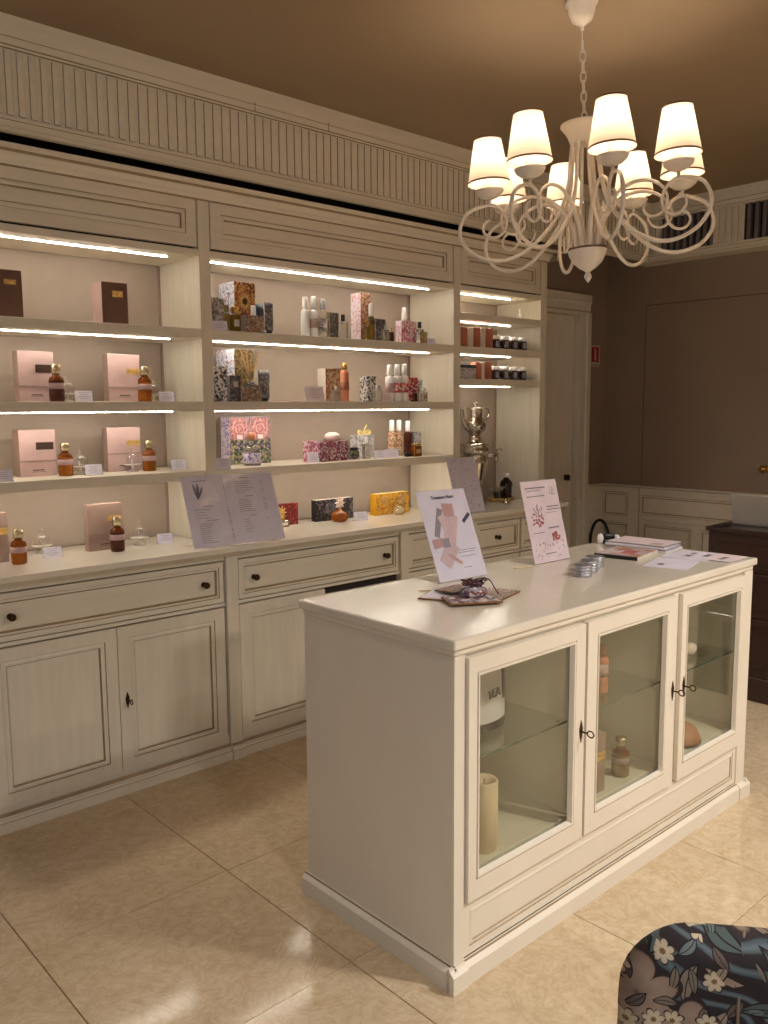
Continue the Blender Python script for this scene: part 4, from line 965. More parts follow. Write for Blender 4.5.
# middle bay, on the worktop ------------------------------------------------
def sunburst(name, parent, x, y, z, r0, r1, n, mat, th=.004):
    b = MB(); vs = []; 
    for i in range(2*n):
        a = PI*i/n; r = r1 if i % 2 == 0 else r0
        vs.append((x+r*math.cos(a), y-th, z+r*math.sin(a)))
    vs2 = [(a, y, c) for a, _, c in vs]
    b.add(vs+[(x, y-th-.003, z)]+vs2, [(i, (i+1) % (2*n), 2*n) for i in range(2*n)]+[(2*n+1+(i+1) % (2*n), 2*n+1+i, i, (i+1) % (2*n)) for i in range(2*n)])
    return b.build(name, mat, parent, local=True)
g = gift_box('gift_box', 'dark red box with a golden sun on the worktop beside the big price list', 2.230, 2.378, 3.22, .032, CT, .102, 'f_redgold', 'f_redgold', group='boxes on the worktop')
sunburst('sun_emblem', g, -.028, -.0165, .062, .018, .034, 10, 'goldpaper')
square_bottle('clear bottle with white label before the dark red box', 2.262, 3.185, CT, .055, .045, 'clearliq', 'gold', lab='white', capw=.5)
g = gift_box('gift_box', 'long black and silver box on the worktop behind the orange bottle', 2.478, 2.710, 3.21, .039, CT, .104, 'f_black', 'black', 'whitebook', group='boxes on the worktop')
bm = MB()
for r_ in (.014, .022, .029): bm.tube([(-.03+r_*math.cos(a), -.0205, .058+r_*math.sin(a)) for a in [2*PI*i/20 for i in range(20)]], .0009, 5, closed=True)
bm.build('silver_medallion', 'tin', g, local=True)
ab = thing('perfume_bottle', 'squat orange bottle with a white flower stopper on the worktop', 'bottle', (2.572, 3.15, CT))
MB().lathe(0, 0, [(0, 0), (.030, 0), (.043, .014), (.043, .036), (.032, .050), (.014, .056), (.012, .066), (0, .066)], 20).build('flask', 'amberliq', ab, local=True)
sunburst('flower_stopper', ab, 0, .003, .090, .016, .030, 8, 'pearl', .012)
price_card('price card on the worktop between the black and yellow boxes', 2.672, 3.11, CT, .07, .044)
g = gift_box('gift_box', 'long yellow medallion-patterned box on the worktop', 2.839, 3.071, 3.183, .046, CT, .109, 'f_yellow', 'ribbon', 'ribbon', group='boxes on the worktop')
g.children[0].data.materials[1] = plain('golden_yellow_card', (226, 164, 20), .45)
bm = MB()
for cx_ in (-.055, .06):
    for r_ in (.012, .022): bm.tube([(cx_+r_*math.cos(a), -.0242, .072+r_*math.sin(a)) for a in [2*PI*i/18 for i in range(18)]], .0011, 5, closed=True)
bm.build('silver_medallion', 'tin', g, local=True)
yb = thing('perfume_bottle', 'squat clear golden bottle before the yellow box', 'bottle', (2.964, 3.145, CT))
MB().lathe(0, 0, [(0, 0), (.024, 0), (.032, .010), (.030, .028), (.018, .040), (.010, .046), (0, .046)], 20).build('flask', 'clearliq', yb, local=True)
sunburst('star_stopper', yb, 0, .003, .066, .012, .024, 8, 'goldpaper', .010)

# right bay ------------------------------------------------------------------
fg = thing('glass_figurine', 'pale glass figurine alone on the highest right shelf', 'figurine', (3.915, 3.14, 1.9217))
MB().lathe(0, 0, [(0, 0), (.016, 0), (.014, .006), (.006, .012), (.013, .028), (.015, .038), (.007, .048), (.010, .056), (.006, .066), (0, .068)], 14).build('figure', 'cloche', fg, local=True)
for row, z in enumerate((1.7487, 1.5817)):
    rn = ('upper', 'lower')[row]
    bx = ((3.372, 3.428, 'orangebook', 'terracotta'), (3.433, 3.475, 'whitebook', 'white'), (3.481, 3.530, 'orangebook', 'terracotta'), (3.536, 3.574, 'whitebook', 'white'), (3.580, 3.636, 'orangebook', 'terracotta')) if row == 0 else \
         ((3.497, 3.543, 'orangebook', 'terracotta'), (3.547, 3.568, 'whitebook', 'offwhite'), (3.573, 3.627, 'orangebook', 'terracotta'))
    words_ = ('first', 'second', 'third', 'fourth', 'fifth')
    for i, (a, b, mt, wd) in enumerate(bx):
        gift_box('tea_box', '%s upright box, %s from the left, %s jar shelf of the right bay' % (wd, words_[i], rn), a, b, 3.10, .10, z, .105+.002*i-(.012 if row else 0), mt, mt, group='upright boxes of the right bay')
    for k in range(4):
        t = thing('cosmetic_jar', 'dark jar with white lid, %s of four on the %s jar shelf' % (words_[k], rn), 'jar', (3.674+.0785*k, 3.115, z), group='dark jars of the right bay')
        MB().lathe(0, 0, [(0, 0), (.0235, 0), (.026, .003), (.026, .050), (.023, .055), (0, .055)], 18).build('jar_body', 'jarglass', t, local=True)
        MB().lathe(0, 0, [(.0245, .055), (.0255, .056), (.0255, .072), (.023, .075), (0, .075)], 18).build('lid', 'white', t, local=True)
        lb = MB(); n = 7
        for i in range(n+1):
            a = -PI/2-.75+.85*i/n
            lb.v += [(.0265*math.cos(a), .0265*math.sin(a), .012), (.0265*math.cos(a), .0265*math.sin(a), .046)]
        for i in range(n): lb.f.append((2*i, 2*i+2, 2*i+3, 2*i+1)); lb.mi.append(0); lb.sm.append(True)
        lb.build('label', 'jarlabel', t, local=True)
gift_box('tea_box', 'grey box with navy and white top band at the left of the lower jar shelf', 3.352, 3.474, 3.08, .09, 1.5817, .075, 'f_silver', 'greybook', 'white', plate=(.0, .78, 1.0, .2, 'navy'), group='upright boxes of the right bay')
gift_box('tea_box', 'low white box lying on the grey box of the lower jar shelf', 3.356, 3.440, 3.085, .08, 1.5817+.0762, .02, 'white', 'white', group='upright boxes of the right bay')

# samovar and teapot --------------------------------------------------------
sv = thing('samovar', 'polished steel samovar with a tap at the right end of the worktop', 'samovar', (3.615, 3.21, CT))
MB().box(-.052, .052, -.052, .052, .014, .026).build('base_plate', 'steel', sv, bevel=.003, local=True)
for sx in (-1, 1):
    for sy in (-1, 1): MB().lathe(.042*sx, .042*sy, [(.006, 0), (.010, .005), (.007, .014)], 10).build('foot', 'steel', sv, local=True)
MB().lathe(0, 0, [(.040, .026), (.044, .032), (.030, .044), (.022, .060), (.026, .076), (.044, .088), (.050, .104), (.058, .150), (.068, .205), (.074, .240), (.072, .262), (.064, .274), (.076, .282), (.090, .292), (.090, .312), (.078, .320), (.092, .328), (.092, .338), (.050, .346), (.040, .352), (.036, .366), (.040, .372), (.034, .378), (.034, .396), (0, .396)], 32).build('urn', 'steel', sv, local=True)
hd = MB()
for s_ in (-1, 1): hd.tube(spline([(.066*s_, 0, .235), (.092*s_, 0, .232), (.104*s_, 0, .252), (.098*s_, 0, .276), (.074*s_, 0, .286)], 5), .0055, 8)
hd.build('handle', 'steel', sv, local=True)
tp = MB(); tp.tube([(.05, -.045, .27), (.075, -.060, .268), (.10, -.075, .262)], [.010, .008, .007], 10)
tp.tube([(.10, -.075, .285), (.10, -.075, .25), (.104, -.077, .236)], [.010, .009, .007], 10)
tp.tube(spline([(.10, -.075, .285), (.10, -.075, .302), (.118, -.082, .308), (.134, -.088, .300)], 4), .0045, 8)
tp.build('tap', 'steel', sv, local=True)
tt = thing('teapot', 'steel teapot resting on top of the samovar', 'teapot', (3.615, 3.21, CT+.396))
tt.scale = (1.28, 1.28, 1.0)
MB().lathe(0, 0, [(0, 0), (.028, 0), (.034, .008), (.048, .026), (.053, .046), (.048, .066), (.037, .084), (.034, .100), (.037, .126), (.039, .142), (.036, .146), (.02, .150), (.006, .154), (.006, .160), (.011, .166), (.009, .176), (0, .180)], 28).build('pot', 'steel', tt, local=True)
MB().tube(spline([(-.040, -.0, .026), (-.066, -.0, .050), (-.078, -.0, .090), (-.084, 0, .132), (-.090, 0, .140)], 5), [.013-.0004*i for i in range(21)], 10).build('spout', 'steel', tt, local=True)
MB().tube(spline([(.040, 0, .132), (.062, 0, .142), (.088, 0, .136), (.094, 0, .112), (.080, 0, .080), (.052, 0, .062)], 5), .0038, 8).build('handle', 'steel', tt, local=True)
tr = thing('serving_tray', 'oval bronze serving tray beside the samovar', 'tray', (3.86, 3.22, CT))
tb = MB(); pr = [(0, .003), (.085, .003), (.095, .005), (.100, .016), (.103, .016), (.098, .002), (0, 0)]
tb.lathe(0, 0, pr, 28, squash=.6); tb.build('tray_dish', 'goldpaper', tr, local=True)
gl = thing('glass_bowl_stand', 'black and glass sugar bowl on the serving tray', 'bowl', (3.80, 3.205, CT+.0055))
MB().lathe(0, 0, [(.030, 0), (.030, .004), (.012, .010), (.014, .034), (.020, .044), (0, .044)], 18).build('black_foot', 'black', gl, local=True)
MB().lathe(0, 0, [(.012, .044), (.040, .056), (.050, .074), (.052, .078), (.048, .078), (.036, .060), (0, .050)], 22).build('glass_bowl', 'cloche', gl, local=True)
bo = thing('syrup_bottle', 'dark brown bottle with white cap on the serving tray', 'bottle', (3.925, 3.235, CT+.005))
MB().lathe(0, 0, [(0, 0), (.036, 0), (.038, .004), (.038, .080), (.034, .098), (.014, .118), (.013, .126), (0, .126)], 22).build('flask', 'jarglass', bo, local=True)
MB().lathe(0, 0, [(.015, .124), (.017, .126), (.017, .146), (.014, .148), (0, .148)], 16).build('cap', 'white', bo, local=True)
lb = MB(); n = 8
for i in range(n+1):
    a = -PI/2+.15+1.0*i/n; lb.v += [(.0386*math.cos(a), .0386*math.sin(a), .012), (.0386*math.cos(a), .0386*math.sin(a), .074)]
for i in range(n): lb.f.append((2*i, 2*i+2, 2*i+3, 2*i+1)); lb.mi.append(0); lb.sm.append(True)
lb.build('label', 'paper', bo, local=True)
o = MB().lathe(3.70, 3.05, [(.018, 0), (.020, .010), (.012, .016), (.014, .026), (.010, .030), (0, .031)], 14, z0=CT).build('steel_strainer_cup', 'steel'); tag(o, 'tiny steel strainer cup on the worktop before the samovar', 'cup')

# acrylic sign stands --------------------------------------------------------
def sign_stand(label, x, y, z, rz, w, h, lean, paper, foot=.11):
    t = thing('sign_stand', label, 'sign', (x, y, z), rz)
    V_ = Vector((0, math.sin(lean), math.cos(lean))); N_ = X.cross(V_)
    a = MB()
    a.obox((0, 0, .001), X, V_, N_, w, h, .0022)
    a.obox(Vector((0, 0, .001))-N_*.0034, X, V_, N_, w, h, .0022)
    a.box(0, w, 0, foot, 0, .0022)
    a.build('acrylic_stand', 'acrylic', t, local=True)
    MB().obox(Vector((.001, 0, .003))-N_*.0011, X, V_, N_, w-.002, h-.004, .001).build('sheet', paper, t, local=True)
    def P(u, v, e=.0026): return Vector((0, 0, .001))+X*u*w+V_*v*h+N_*e
    return t, P, V_, N_
def blk(mb, P, V_, N_, u, v, wu, hv, ang=0, mi=0, W=1, H=1, e=.0026):
    c = math.cos(ang); s_ = math.sin(ang)
    U2 = X*c+V_*s_; V2 = V_*c-X*s_
    mb.obox(P(u, v, e-.0016), U2, V2, N_, wu, hv, .0004, mi)
# big price list on the worktop
t, P, V_, N_ = sign_stand('wide leaning price list under acrylic at the worktop edge', 1.648, 2.915, CT, -.06, .42, .297, .38, 'lilacpaper')
mb = MB(); rnd = random.Random(3)
def rows(u0, u1, v0, v1, n, jit=.4, price=None, head=False):
    for i in range(n):
        v = v0+(v1-v0)*i/max(1, n-1); L_ = (u1-u0)*(1-jit*rnd.random())
        blk(mb, P, V_, N_, u0, v, .42*L_, .0016)
        if price and rnd.random() < .8: blk(mb, P, V_, N_, price, v-.003, .42*.03, .0016)
for v in (.93,): blk(mb, P, V_, N_, .62, v, .045, .0024); blk(mb, P, V_, N_, .12, v-.01, .06, .0022)
rows(.56, .76, .88, .72, 6, .5, .84); blk(mb, P, V_, N_, .64, .66, .04, .0022); rows(.56, .76, .62, .45, 7, .5, .84)
blk(mb, P, V_, N_, .66, .38, .03, .0022); rows(.58, .68, .33, .16, 6, .4, .84)
blk(mb, P, V_, N_, .17, .56, .05, .0022); rows(.08, .26, .52, .40, 4, .4, .42)
blk(mb, P, V_, N_, .19, .36, .05, .0022); rows(.10, .30, .32, .06, 10, .6, .42)
blk(mb, P, V_, N_, .435, .10, .0008, .26, 0); 
o = mb.build('printed_lines', 'greytext', t, local=True); o['kind'] = 'stuff'
fl = MB()
for i in range(3):
    pts = spline([(0, 0, 0), (.012*(i-1)+.002, 0, .02), (.016*(i-1), 0, .038)], 4)
    pass
for a in (.9, 1.35, 1.8):
    fl.tube([tuple(P(.14, .66, .003)+X*math.cos(a)*s_*.05+V_*math.sin(a)*s_*.07) for s_ in (0, .35, .7, 1)], [.001, .0045, .0045, .0008], 6)
fl.build('flower_print', 'greytext', t, local=True)
# first sign on the island
t, P, V_, N_ = sign_stand('lilac-white leaning sign with gift photos, nearer one on the island', 1.861, 1.793, .889, -.055, .213, .300, .395, 'lilacpaper')
text_part('Treasure Hunt', .0165, P(.26, .895), X, V_, 'darktext', t, 'lettering')
mats = ['palegrey', 'palepink', 'paleorange', 'navy', 'paleorange', 'paper']
mb = MB()
items_ = [(.14, .50, .022, .10, -.42, 0), (.30, .44, .05, .10, -.42, 1), (.42, .70, .048, .044, -.1, 2), (.80, .60, .045, .012, .62, 3), (.08, .36, .045, .03, .1, 4), (.12, .24, .05, .085, -.75, 1), (.30, .27, .06, .011, -.62, 4), (.36, .54, .03, .05, .3, 1), (.26, .36, .03, .03, 0, 0)]
for k, (u, v, a, b, g_, mi) in enumerate(items_):
    m1 = MB(); blk(m1, P, V_, N_, u, v, a, b, g_, 0, e=.0027+.00012*k); m1.build('printed_gift', mats[mi], t, local=True)
for (u, v, l) in ((.50, .31, .5), (.56, .24, .36), (.56, .12, .2), (.52, .285, .42)): blk(mb, P, V_, N_, u, v, .213*l*.8, .0018)
o = mb.build('printed_lines', 'greytext', t, local=True); o['kind'] = 'stuff'
# second sign on the island
t, P, V_, N_ = sign_stand('pale pink leaning sign with red prints, farther one on the island', 2.317, 1.779, .889, -.016, .200, .293, .254, 'pinkpaper')
mb = MB()
for (u, v, l, h_) in ((.10, .90, .55, .004), (.12, .87, .4, .002), (.10, .80, .5, .003), (.60, .66, .34, .0035), (.60, .625, .36, .0035), (.55, .59, .3, .0015), (.12, .36, .3, .002), (.55, .40, .3, .004), (.35, .10, .3, .003)):
    blk(mb, P, V_, N_, u, v, .2*l, h_)
rnd = random.Random(5)
for i in range(46): blk(mb, P, V_, N_, .1+.8*rnd.random(), .04+.2*rnd.random(), .004+.004*rnd.random(), .0016, rnd.random()*3)
for i in range(14): blk(mb, P, V_, N_, .76+.14*rnd.random(), .80+.12*rnd.random(), .006, .0018, rnd.random()*3)
for i in range(10): blk(mb, P, V_, N_, .14+.32*rnd.random(), .56+.12*rnd.random(), .003, .012, rnd.random()*.3)
o = mb.build('printed_lines', 'greytext', t, local=True); o['kind'] = 'stuff'
mb = MB()
for i in range(34): blk(mb, P, V_, N_, .16+.3*rnd.random(), .44+.14*rnd.random(), .006, .006, rnd.random()*3, e=.0028)
for i in range(16): blk(mb, P, V_, N_, .60+.2*rnd.random(), .24+.1*rnd.random(), .010, .008, .1, e=.0028)
o = mb.build('printed_flowers', 'redtext', t, local=True); o['kind'] = 'stuff'
# third sign, on the worktop behind
t, P, V_, N_ = sign_stand('greyish leaning sign with faint print on the worktop behind the lilac one', 3.165, 2.925, CT, -.03, .212, .297, .30, 'lilacpaper')
mb = MB(); rnd = random.Random(9)
for i in range(60): blk(mb, P, V_, N_, .06+.86*rnd.random(), .05+.9*rnd.random(), .012*rnd.random()+.003, .003, rnd.random()*3)
o = mb.build('printed_lines', 'greybook', t, local=True); o['kind'] = 'stuff'

# on the island top --------------------------------------------------------
def flat_card(label, x, y, z, rz, w, l, th, face, edge, name='photo_card', cat='card', group='photo cards in a fanned pile', inner=.006):
    t = thing(name, label, cat, (x, y, z), rz, group)
    MB().box(0, w, 0, l, 0, th).build('backing', edge, t, bevel=.0008, local=True)
    MB().box(inner, w-inner, inner, l-inner, th, th+.0006).build('picture', face, t, local=True)
    return t
IT = .8897
flat_card('brown-edged photo card, left one underneath of the fan', 1.705, 1.598, IT, .45, .145, .10, .004, 'lilacpaper', 'brownedge')
flat_card('brown-edged photo card nearest the island corner', 1.655, 1.552, IT+.005, -.52, .150, .098, .0045, 'f_photo', 'brownedge')
flat_card('brown-edged photo card at the right of the fan', 1.800, 1.503, IT, .28, .150, .095, .0045, 'f_brown', 'brownedge')
flat_card('brown photo card lying crosswise on the fan', 1.748, 1.630, IT+.010, .10, .11, .07, .003, 'f_brown', 'caulk')
bn = thing('ribbon_bundle', 'small patterned pouch with tangled burgundy ribbon on the photo cards', 'pouch', (1.775, 1.577, IT+.0105), -.3)
pc = MB(); n = 12
pc.lathe(0, 0, [(0, 0), (.038, .001), (.045, .010), (.036, .022), (.016, .030), (.020, .036), (0, .037)], 16, squash=.7); pc.build('pouch', 'f_photo', bn, local=True)
rb = MB(); rnd = random.Random(11)
for i in range(7):
    a0 = rnd.random()*6.28; pts = []
    for k in range(6):
        a = a0+k*1.1; r_ = .012+.028*rnd.random(); pts.append((r_*math.cos(a), r_*math.sin(a)*.8, .032+.016*rnd.random()))
    rb.tube(spline(pts, 5), .0018, 5)
rb.tube(spline([(.0, 0, .036), (.03, -.0, .046), (.055, .005, .040), (.062, -.01, .02), (.07, -.02, .001)], 5), .0018, 5)
rb.build('ribbon', 'ribbonred', bn, local=True)
st = thing('reed_stick', 'thin pale stick lying before the lilac sign', 'stick', (1.735, 1.76, IT), -.5)
MB().tube([(0, 0, .0016), (.075, 0, .0016)], .0015, 6).build('stick', 'reed', st, local=True)
st2 = thing('reed_stick', 'thin pale stick lying left of the pink sign', 'stick', (2.215, 1.79, IT), -.45)
MB().tube([(0, 0, .0016), (.07, 0, .0016)], .0015, 6).build('stick', 'reed', st2, local=True)
for k, (x, y) in enumerate(((2.280, 1.560), (2.362, 1.592), (2.440, 1.622))):
    for j in range(2):
        t = thing('candle_tin', 'round silver tin, %s stack counted from the pink sign, %s one' % (('first', 'second', 'third')[k], ('lower', 'upper')[j]), 'tin', (x+.002*j, y, IT+.0185*j), group='silver tins on the island')
        MB().lathe(0, 0, [(0, 0), (.029, 0), (.030, .001), (.030, .011), (0, .011)], 24).build('tin_body', 'tin', t, local=True)
        MB().lathe(0, 0, [(.0312, .010), (.0315, .011), (.0315, .0170), (.030, .018), (.026, .0184), (.025, .0176), (0, .0176)], 24).build('lid', 'tin', t, local=True)
# magazines and leaflets
def sheet(name, label, x, y, z, rz, w, l, th, face, edge='paper', cat='leaflet', group='printed matter on the island', blocks=()):
    t = thing(name, label, cat, (x, y, z), rz, group)
    MB().box(0, w, 0, l, 0, th, faces={'t': 0, 'b': 1, 'f': 1, 'k': 1, 'l': 1, 'r': 1}).build('pages', [face, edge], t, local=True)
    for (u, v, a, b, mt) in blocks: MB().box(u*w, (u+a)*w, v*l, (v+b)*l, th, th+.0003).build('printed_picture', mt, t, local=True)
    return t
sheet('book', 'book with a black spine and pale flower cover, nearest the tins', 2.640, 1.580, IT, .17, .20, .160, .012, 'f_mag1', 'whitebook', 'book', blocks=((.3, .25, .35, .3, 'redtext'),))
bk = [o for o in bpy.data.objects if o.name.startswith('book') and o.type == 'EMPTY'][0]
MB().box(-.002, .003, 0, .160, 0, .0128).build('spine', 'black', bk, local=True)
for i in range(4):
    sheet('magazine', ('lowest', 'second', 'third', 'top')[i]+' magazine of the pile at the far end of the island', 2.850+.004*(i % 2), 1.590+.003*i, IT+.0062*i, .10+.04*(i % 3), .155, .23, .0058, 'lilacpaper' if i < 3 else 'pinkpaper', 'greybook' if i % 2 else 'paper', 'magazine', blocks=() if i < 3 else ((.1, .1, .3, .2, 'pink'),))
sheet('leaflet', 'white leaflet with tiny red picture, nearest the front edge of the island', 2.600, 1.372, IT, .26, .21, .148, .0008, 'lilacpaper', blocks=((.25, .62, .14, .14, 'f_dark'),))
sheet('leaflet', 'white leaflet with dark pictures under the magazine pile edge', 2.785, 1.405, IT+.001, .06, .19, .165, .0008, 'lilacpaper', blocks=((.3, .5, .2, .16, 'f_photo'), (.6, .55, .22, .1, 'greytext'), (.5, .2, .3, .12, 'f_dark')))
sheet('leaflet', 'white leaflet sticking out at the right corner of the island', 2.83, 1.335, IT+.002, .03, .15, .10, .0008, 'pinkpaper', blocks=((.2, .4, .4, .2, 'greytext'),))
gd = thing('tissue_dispenser', 'small black and white gadget at the far edge of the island', 'gadget', (2.905, 1.868, IT), -.5)
MB().box(-.03, .03, -.022, .022, 0, .018).build('black_base', 'black', gd, bevel=.004, local=True)
MB().box(-.022, .020, -.016, .016, .018, .040).build('black_block', 'black', gd, bevel=.006, local=True)
for s_, h_ in ((-1, .042), (1, .034)): MB().lathe(.036*s_, 0, [(0, 0), (.011, .002), (.013, h_*.5), (.009, h_*.9), (0, h_)], 14).build('white_knob', 'white', gd, local=True)

# inside the island
cn = thing('pillar_candle', 'tall cream pillar candle behind the left glass door', 'candle', (1.634, 1.412, .2627))
MB().lathe(0, 0, [(0, 0), (.036, 0), (.038, .003), (.038, .188), (.035, .192), (.030, .186), (0, .178)], 28).build('wax', 'candle', cn, local=True)
MB().tube([(0, 0, .178), (.002, 0, .192)], .0012, 6).build('wick', 'black', cn, local=True)
bg = thing('printed_pouch', 'white foil tea pouch with dark print on the left glass shelf', 'pouch', (1.752, 1.490, .5447), .15)
pb = MB(); nx, nz = 8, 10; W_, H_ = .15, .245
for s_ in (1, -1):
    b0 = len(pb.v)
    for i in range(nz+1):
        for j in range(nx+1):
            u = j/nx; v = i/nz; bul = .022*math.sin(PI*u)**.7*max(0, 1-v)**.6*(1 if v > 0 else .9)
            pb.v.append(((u-.5)*W_*(1-.06*math.sin(PI*v)), -s_*bul-.0008*s_, v*H_))
    for i in range(nz):
        for j in range(nx):
            a = b0+i*(nx+1)+j; q = (a, a+1, a+nx+2, a+nx+1); pb.f.append(q if s_ > 0 else q[::-1])
            pb.mi.append(1 if (i <= 0 or i >= 8 or (j >= 6 and i > 2)) else 0); pb.sm.append(True)
pb.build('foil_bag', ['paper', 'black'], bg, local=True)
text_part('TEA', .034, Vector((-.062, -.0295, .10)), X, Z, 'darktext', bg, 'lettering', thick=.003)
pk = pump_bottle('pink flask with rosy label on the middle glass shelf', 2.228, 1.450, .5447, .15, .024, 'peach', 'terracotta', band=(.35, .62), bandc='pink', group='goods inside the island', shoulder=.74)
gift_box('perfume_box', 'mauve perfume box with gold tab behind the middle glass door', 2.045, 2.165, 1.385, .05, .2627, .185, 'mauve', 'mauve', plate=(.62, .55, .38, .14, 'goldpaper'), lines=1, group='goods inside the island')
b = amber_bottle('olive-brown perfume bottle behind the middle glass door', 2.295, 1.412, .2627, .125, .028, 'olive'); b['group'] = 'goods inside the island'
dish = thing('soap_dish', 'glass dish on the right glass shelf', 'dish', (2.800, 1.450, .5447))
MB().lathe(0, 0, [(.03, 0), (.06, .010), (.064, .016), (.058, .013), (.03, .006), (0, .005)], 24).build('dish', 'cloche', dish, local=True)
o = MB().lathe(2.790, 1.450, [(0, 0), (.020, .001), (.031, .014), (.030, .028), (.018, .038), (0, .040)], 20, z0=.5507, squash=.7).build('white_soap', 'pearl'); tag(o, 'oval white soap in the glass dish on the right glass shelf', 'soap')
tc_ = thing('clay_bowl', 'upturned terracotta bowl behind the right glass door', 'bowl', (2.690, 1.440, .2627))
MB().lathe(0, 0, [(.086, 0), (.084, .020), (.070, .046), (.044, .062), (.0, .068)], 28).build('shell', 'terracotta', tc_, local=True)
MB().lathe(0, 0, [(.0865, .000), (.088, .004), (.0865, .008)], 28, cap=False).build('rim_line', 'black', tc_, local=True)

# right side: desk, laptop, bag, wall sign ---------------------------------------
dk = thing('desk_cabinet', 'dark mahogany reception cabinet behind the island', 'desk', (4.3, 1.4, 0))
MB().box(4.012, 4.60, .62, 2.008, .0, .815).build('carcass', 'desk', dk, bevel=.003)
MB().box(4.0, 4.62, .60, 2.022, .8152, .836).build('desk_top', 'desk', dk, bevel=.004)
for z0, z1 in ((.635, .800), (.415, .625), (.165, .405)):
    for ya, yb in ((1.335, 1.985), (.66, 1.315)):
        MB().rings((4.0118, yb, z0), -Y, Z, -X, yb-ya, z1-z0, [(0, -.004), (0, .006), (.004, .009), (.03, .009), (.034, .005)], [1, 0, 0, 1, 0]).build('drawer', ['desk', 'deskline'], dk)
MB().box(4.002, 4.6, .61, 2.012, 0, .12).build('plinth', 'desk', dk, bevel=.004)
lp = thing('laptop', 'open silver laptop with its lid turned to the room, on the mahogany cabinet', 'laptop', (4.15, 1.79, .836))
MB().box(.0, .225, -.165, .165, .0, .014).build('keyboard_base', 'alu', lp, bevel=.004, local=True)
a = -.30; Vl = Vector((-math.sin(.12), 0, math.cos(.12)))
MB().obox((-.004, .163, .008), -Y, Vl, Vector((-1, 0, 0)), .326, .150, .007).build('lid', 'alu', lp, bevel=.003, local=True)
MB().obox((.000, .157, .013), -Y, Vl, Vector((1, 0, 0)), .314, .138, .0006).build('screen', 'black', lp, local=True)
tr = MB().box(4.03, 4.13, 1.95, 2.0, .8362, .842).build('pen_tray', 'black', bevel=.002); tag(tr, 'flat black tray on the mahogany cabinet left of the laptop', 'tray')
bgm = thing('handbag', 'black leather bag with an arched handle standing by the wainscot', 'bag', (4.93, 3.245, 0), .1)
hb = MB()
for i, (s_, zz) in enumerate(((1, 0), (1.02, .12), (.92, .34), (.8, .46))): pass
hb.add([(-.07, -.15, 0), (.07, -.15, 0), (.07, .09, 0), (-.07, .09, 0), (-.035, -.12, .46), (.035, -.12, .46), (.035, .07, .46), (-.035, .07, .46)],
       [(0, 3, 2, 1), (4, 5, 6, 7), (0, 1, 5, 4), (1, 2, 6, 5), (2, 3, 7, 6), (3, 0, 4, 7)])
hb.build('bag_body', 'velvet', bgm, bevel=.02, seg=3, local=True)
MB().tube(spline([(0, -.075, .45), (0, -.070, .56), (0, -.045, .635), (0, -.005, .665), (0, .035, .640), (0, .062, .56), (0, .066, .45)], 6), .010, 10).build('handle', 'velvet', bgm, local=True)
sg = thing('safety_sign', 'small red fire extinguisher sign with white border beside the door', 'sign', (4.985, YD, 1.78))
MB().box(-.056, .056, -.003, -.0005, -.066, .062).build('white_plate', 'signgrey', sg, local=True)
MB().box(-.044, .040, -.0042, -.003, -.050, .050).build('red_field', 'redsign', sg, local=True)
px_ = MB(); pts = [(.010*math.cos(a), .022+.010*math.sin(a)) for a in [PI*i/8 for i in range(9)]]
vs = [(-.010, -.0047, -.040), (.010, -.0047, -.040)]+[(x, -.0047, z) for x, z in pts]
px_.add(vs+[(x, -.0042, z) for x, _, z in vs], [tuple(range(len(vs)))]+[(i, (i+1) % len(vs), len(vs)+(i+1) % len(vs), len(vs)+i) for i in range(len(vs))])
px_.box(-.004, .004, -.0047, -.0042, .032, .042).box(-.016, .004, -.0047, -.0042, .038, .042)
px_.build('extinguisher_pictogram', 'signgrey', sg, local=True)
MB().box(-.056, .050, -.003, -.0005, -.082, -.074).build('lower_strip', 'signgrey', sg, local=True)

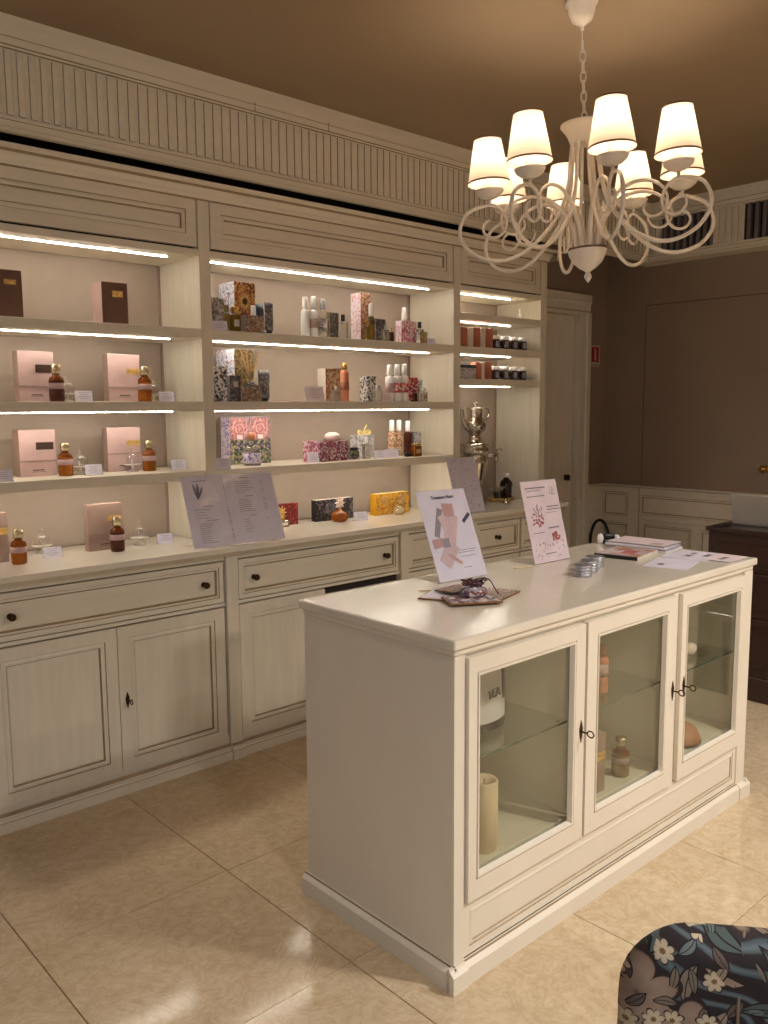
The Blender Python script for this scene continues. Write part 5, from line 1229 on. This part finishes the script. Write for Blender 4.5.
# floral armchair in the near right corner ----------------------------------------
ac = thing('armchair', 'rounded armchair in dark floral tapestry with teal leaves, near right corner', 'chair', (1.135, .366, 0), math.radians(-51))
def rounded_back(W_, H0, H1, R_, th, bulge, mat, name, nseg=10):
    """upright cushion slab; x = width, y = thickness, top corners rounded"""
    out = [(-W_/2, H0)]
    out += [(-W_/2+R_-R_*math.cos(a), H1-R_+R_*math.sin(a)) for a in [PI/2*i/nseg for i in range(nseg+1)]]
    out += [(W_/2-R_+R_*math.sin(a), H1-R_+R_*math.cos(a)) for a in [PI/2*i/nseg for i in range(nseg+1)]]
    out += [(W_/2, H0)]
    cx, cz = 0, (H0+H1)/2; mb = MB(); layers = []
    rr = th/2
    for k in range(9):
        a = -PI/2+PI*k/8; ins = rr*(1-math.cos(a))*.9; yy = rr*math.sin(a)
        base = len(mb.v)
        for x, z in out:
            dx = x-cx; dz = z-cz; L_ = math.hypot(dx, dz)
            mb.v.append((x-dx/max(L_, .001)*ins, yy+bulge*(1-(x/(W_/2))**2)*0, z-dz/max(L_, .001)*ins))
        layers.append(base)
    n = len(out)
    for k in range(8):
        for i in range(n):
            j = (i+1) % n
            mb.f.append((layers[k]+i, layers[k]+j, layers[k+1]+j, layers[k+1]+i)); mb.mi.append(0); mb.sm.append(True)
    mb.f.append(tuple(layers[0]+i for i in range(n))[::-1]); mb.mi.append(0); mb.sm.append(False)
    mb.f.append(tuple(layers[8]+i for i in range(n))); mb.mi.append(0); mb.sm.append(False)
    return mb
W_ = .56
bk_ = rounded_back(W_, .30, .733, .10, .085, 0, 'uph', 'backrest').build('backrest', 'uph', ac, local=True)
pp = MB(); R_ = .10
path = [(-W_/2+.006, -.036, .30)]+[(-W_/2+R_-(R_-.006)*math.cos(a), -.036, .75-R_+(R_-.006)*math.sin(a)) for a in [PI/2*i/8 for i in range(9)]]+[(W_/2-R_+(R_-.006)*math.sin(a), -.036, .75-R_+(R_-.006)*math.cos(a)) for a in [PI/2*i/8 for i in range(9)]]+[(W_/2-.006, -.036, .30)]
pp.tube([(-.13, -.041, .32), (-.135, -.043, .66), (-.128, -.030, .722), (-.12, .0, .733), (-.112, .03, .722)], .0022, 6).build('seam_piping', 'piping', ac, local=True)
MB().box(-.27, .27, -.54, -.045, .30, .44).build('seat', 'uph', ac, bevel=.04, seg=4, local=True)
for sx in (-1, 1):
    for yy in (.0, -.47): MB().lathe(sx*.25, yy, [(.014, 0), (.022, .30)], 12).build('leg', 'desk', ac, local=True)
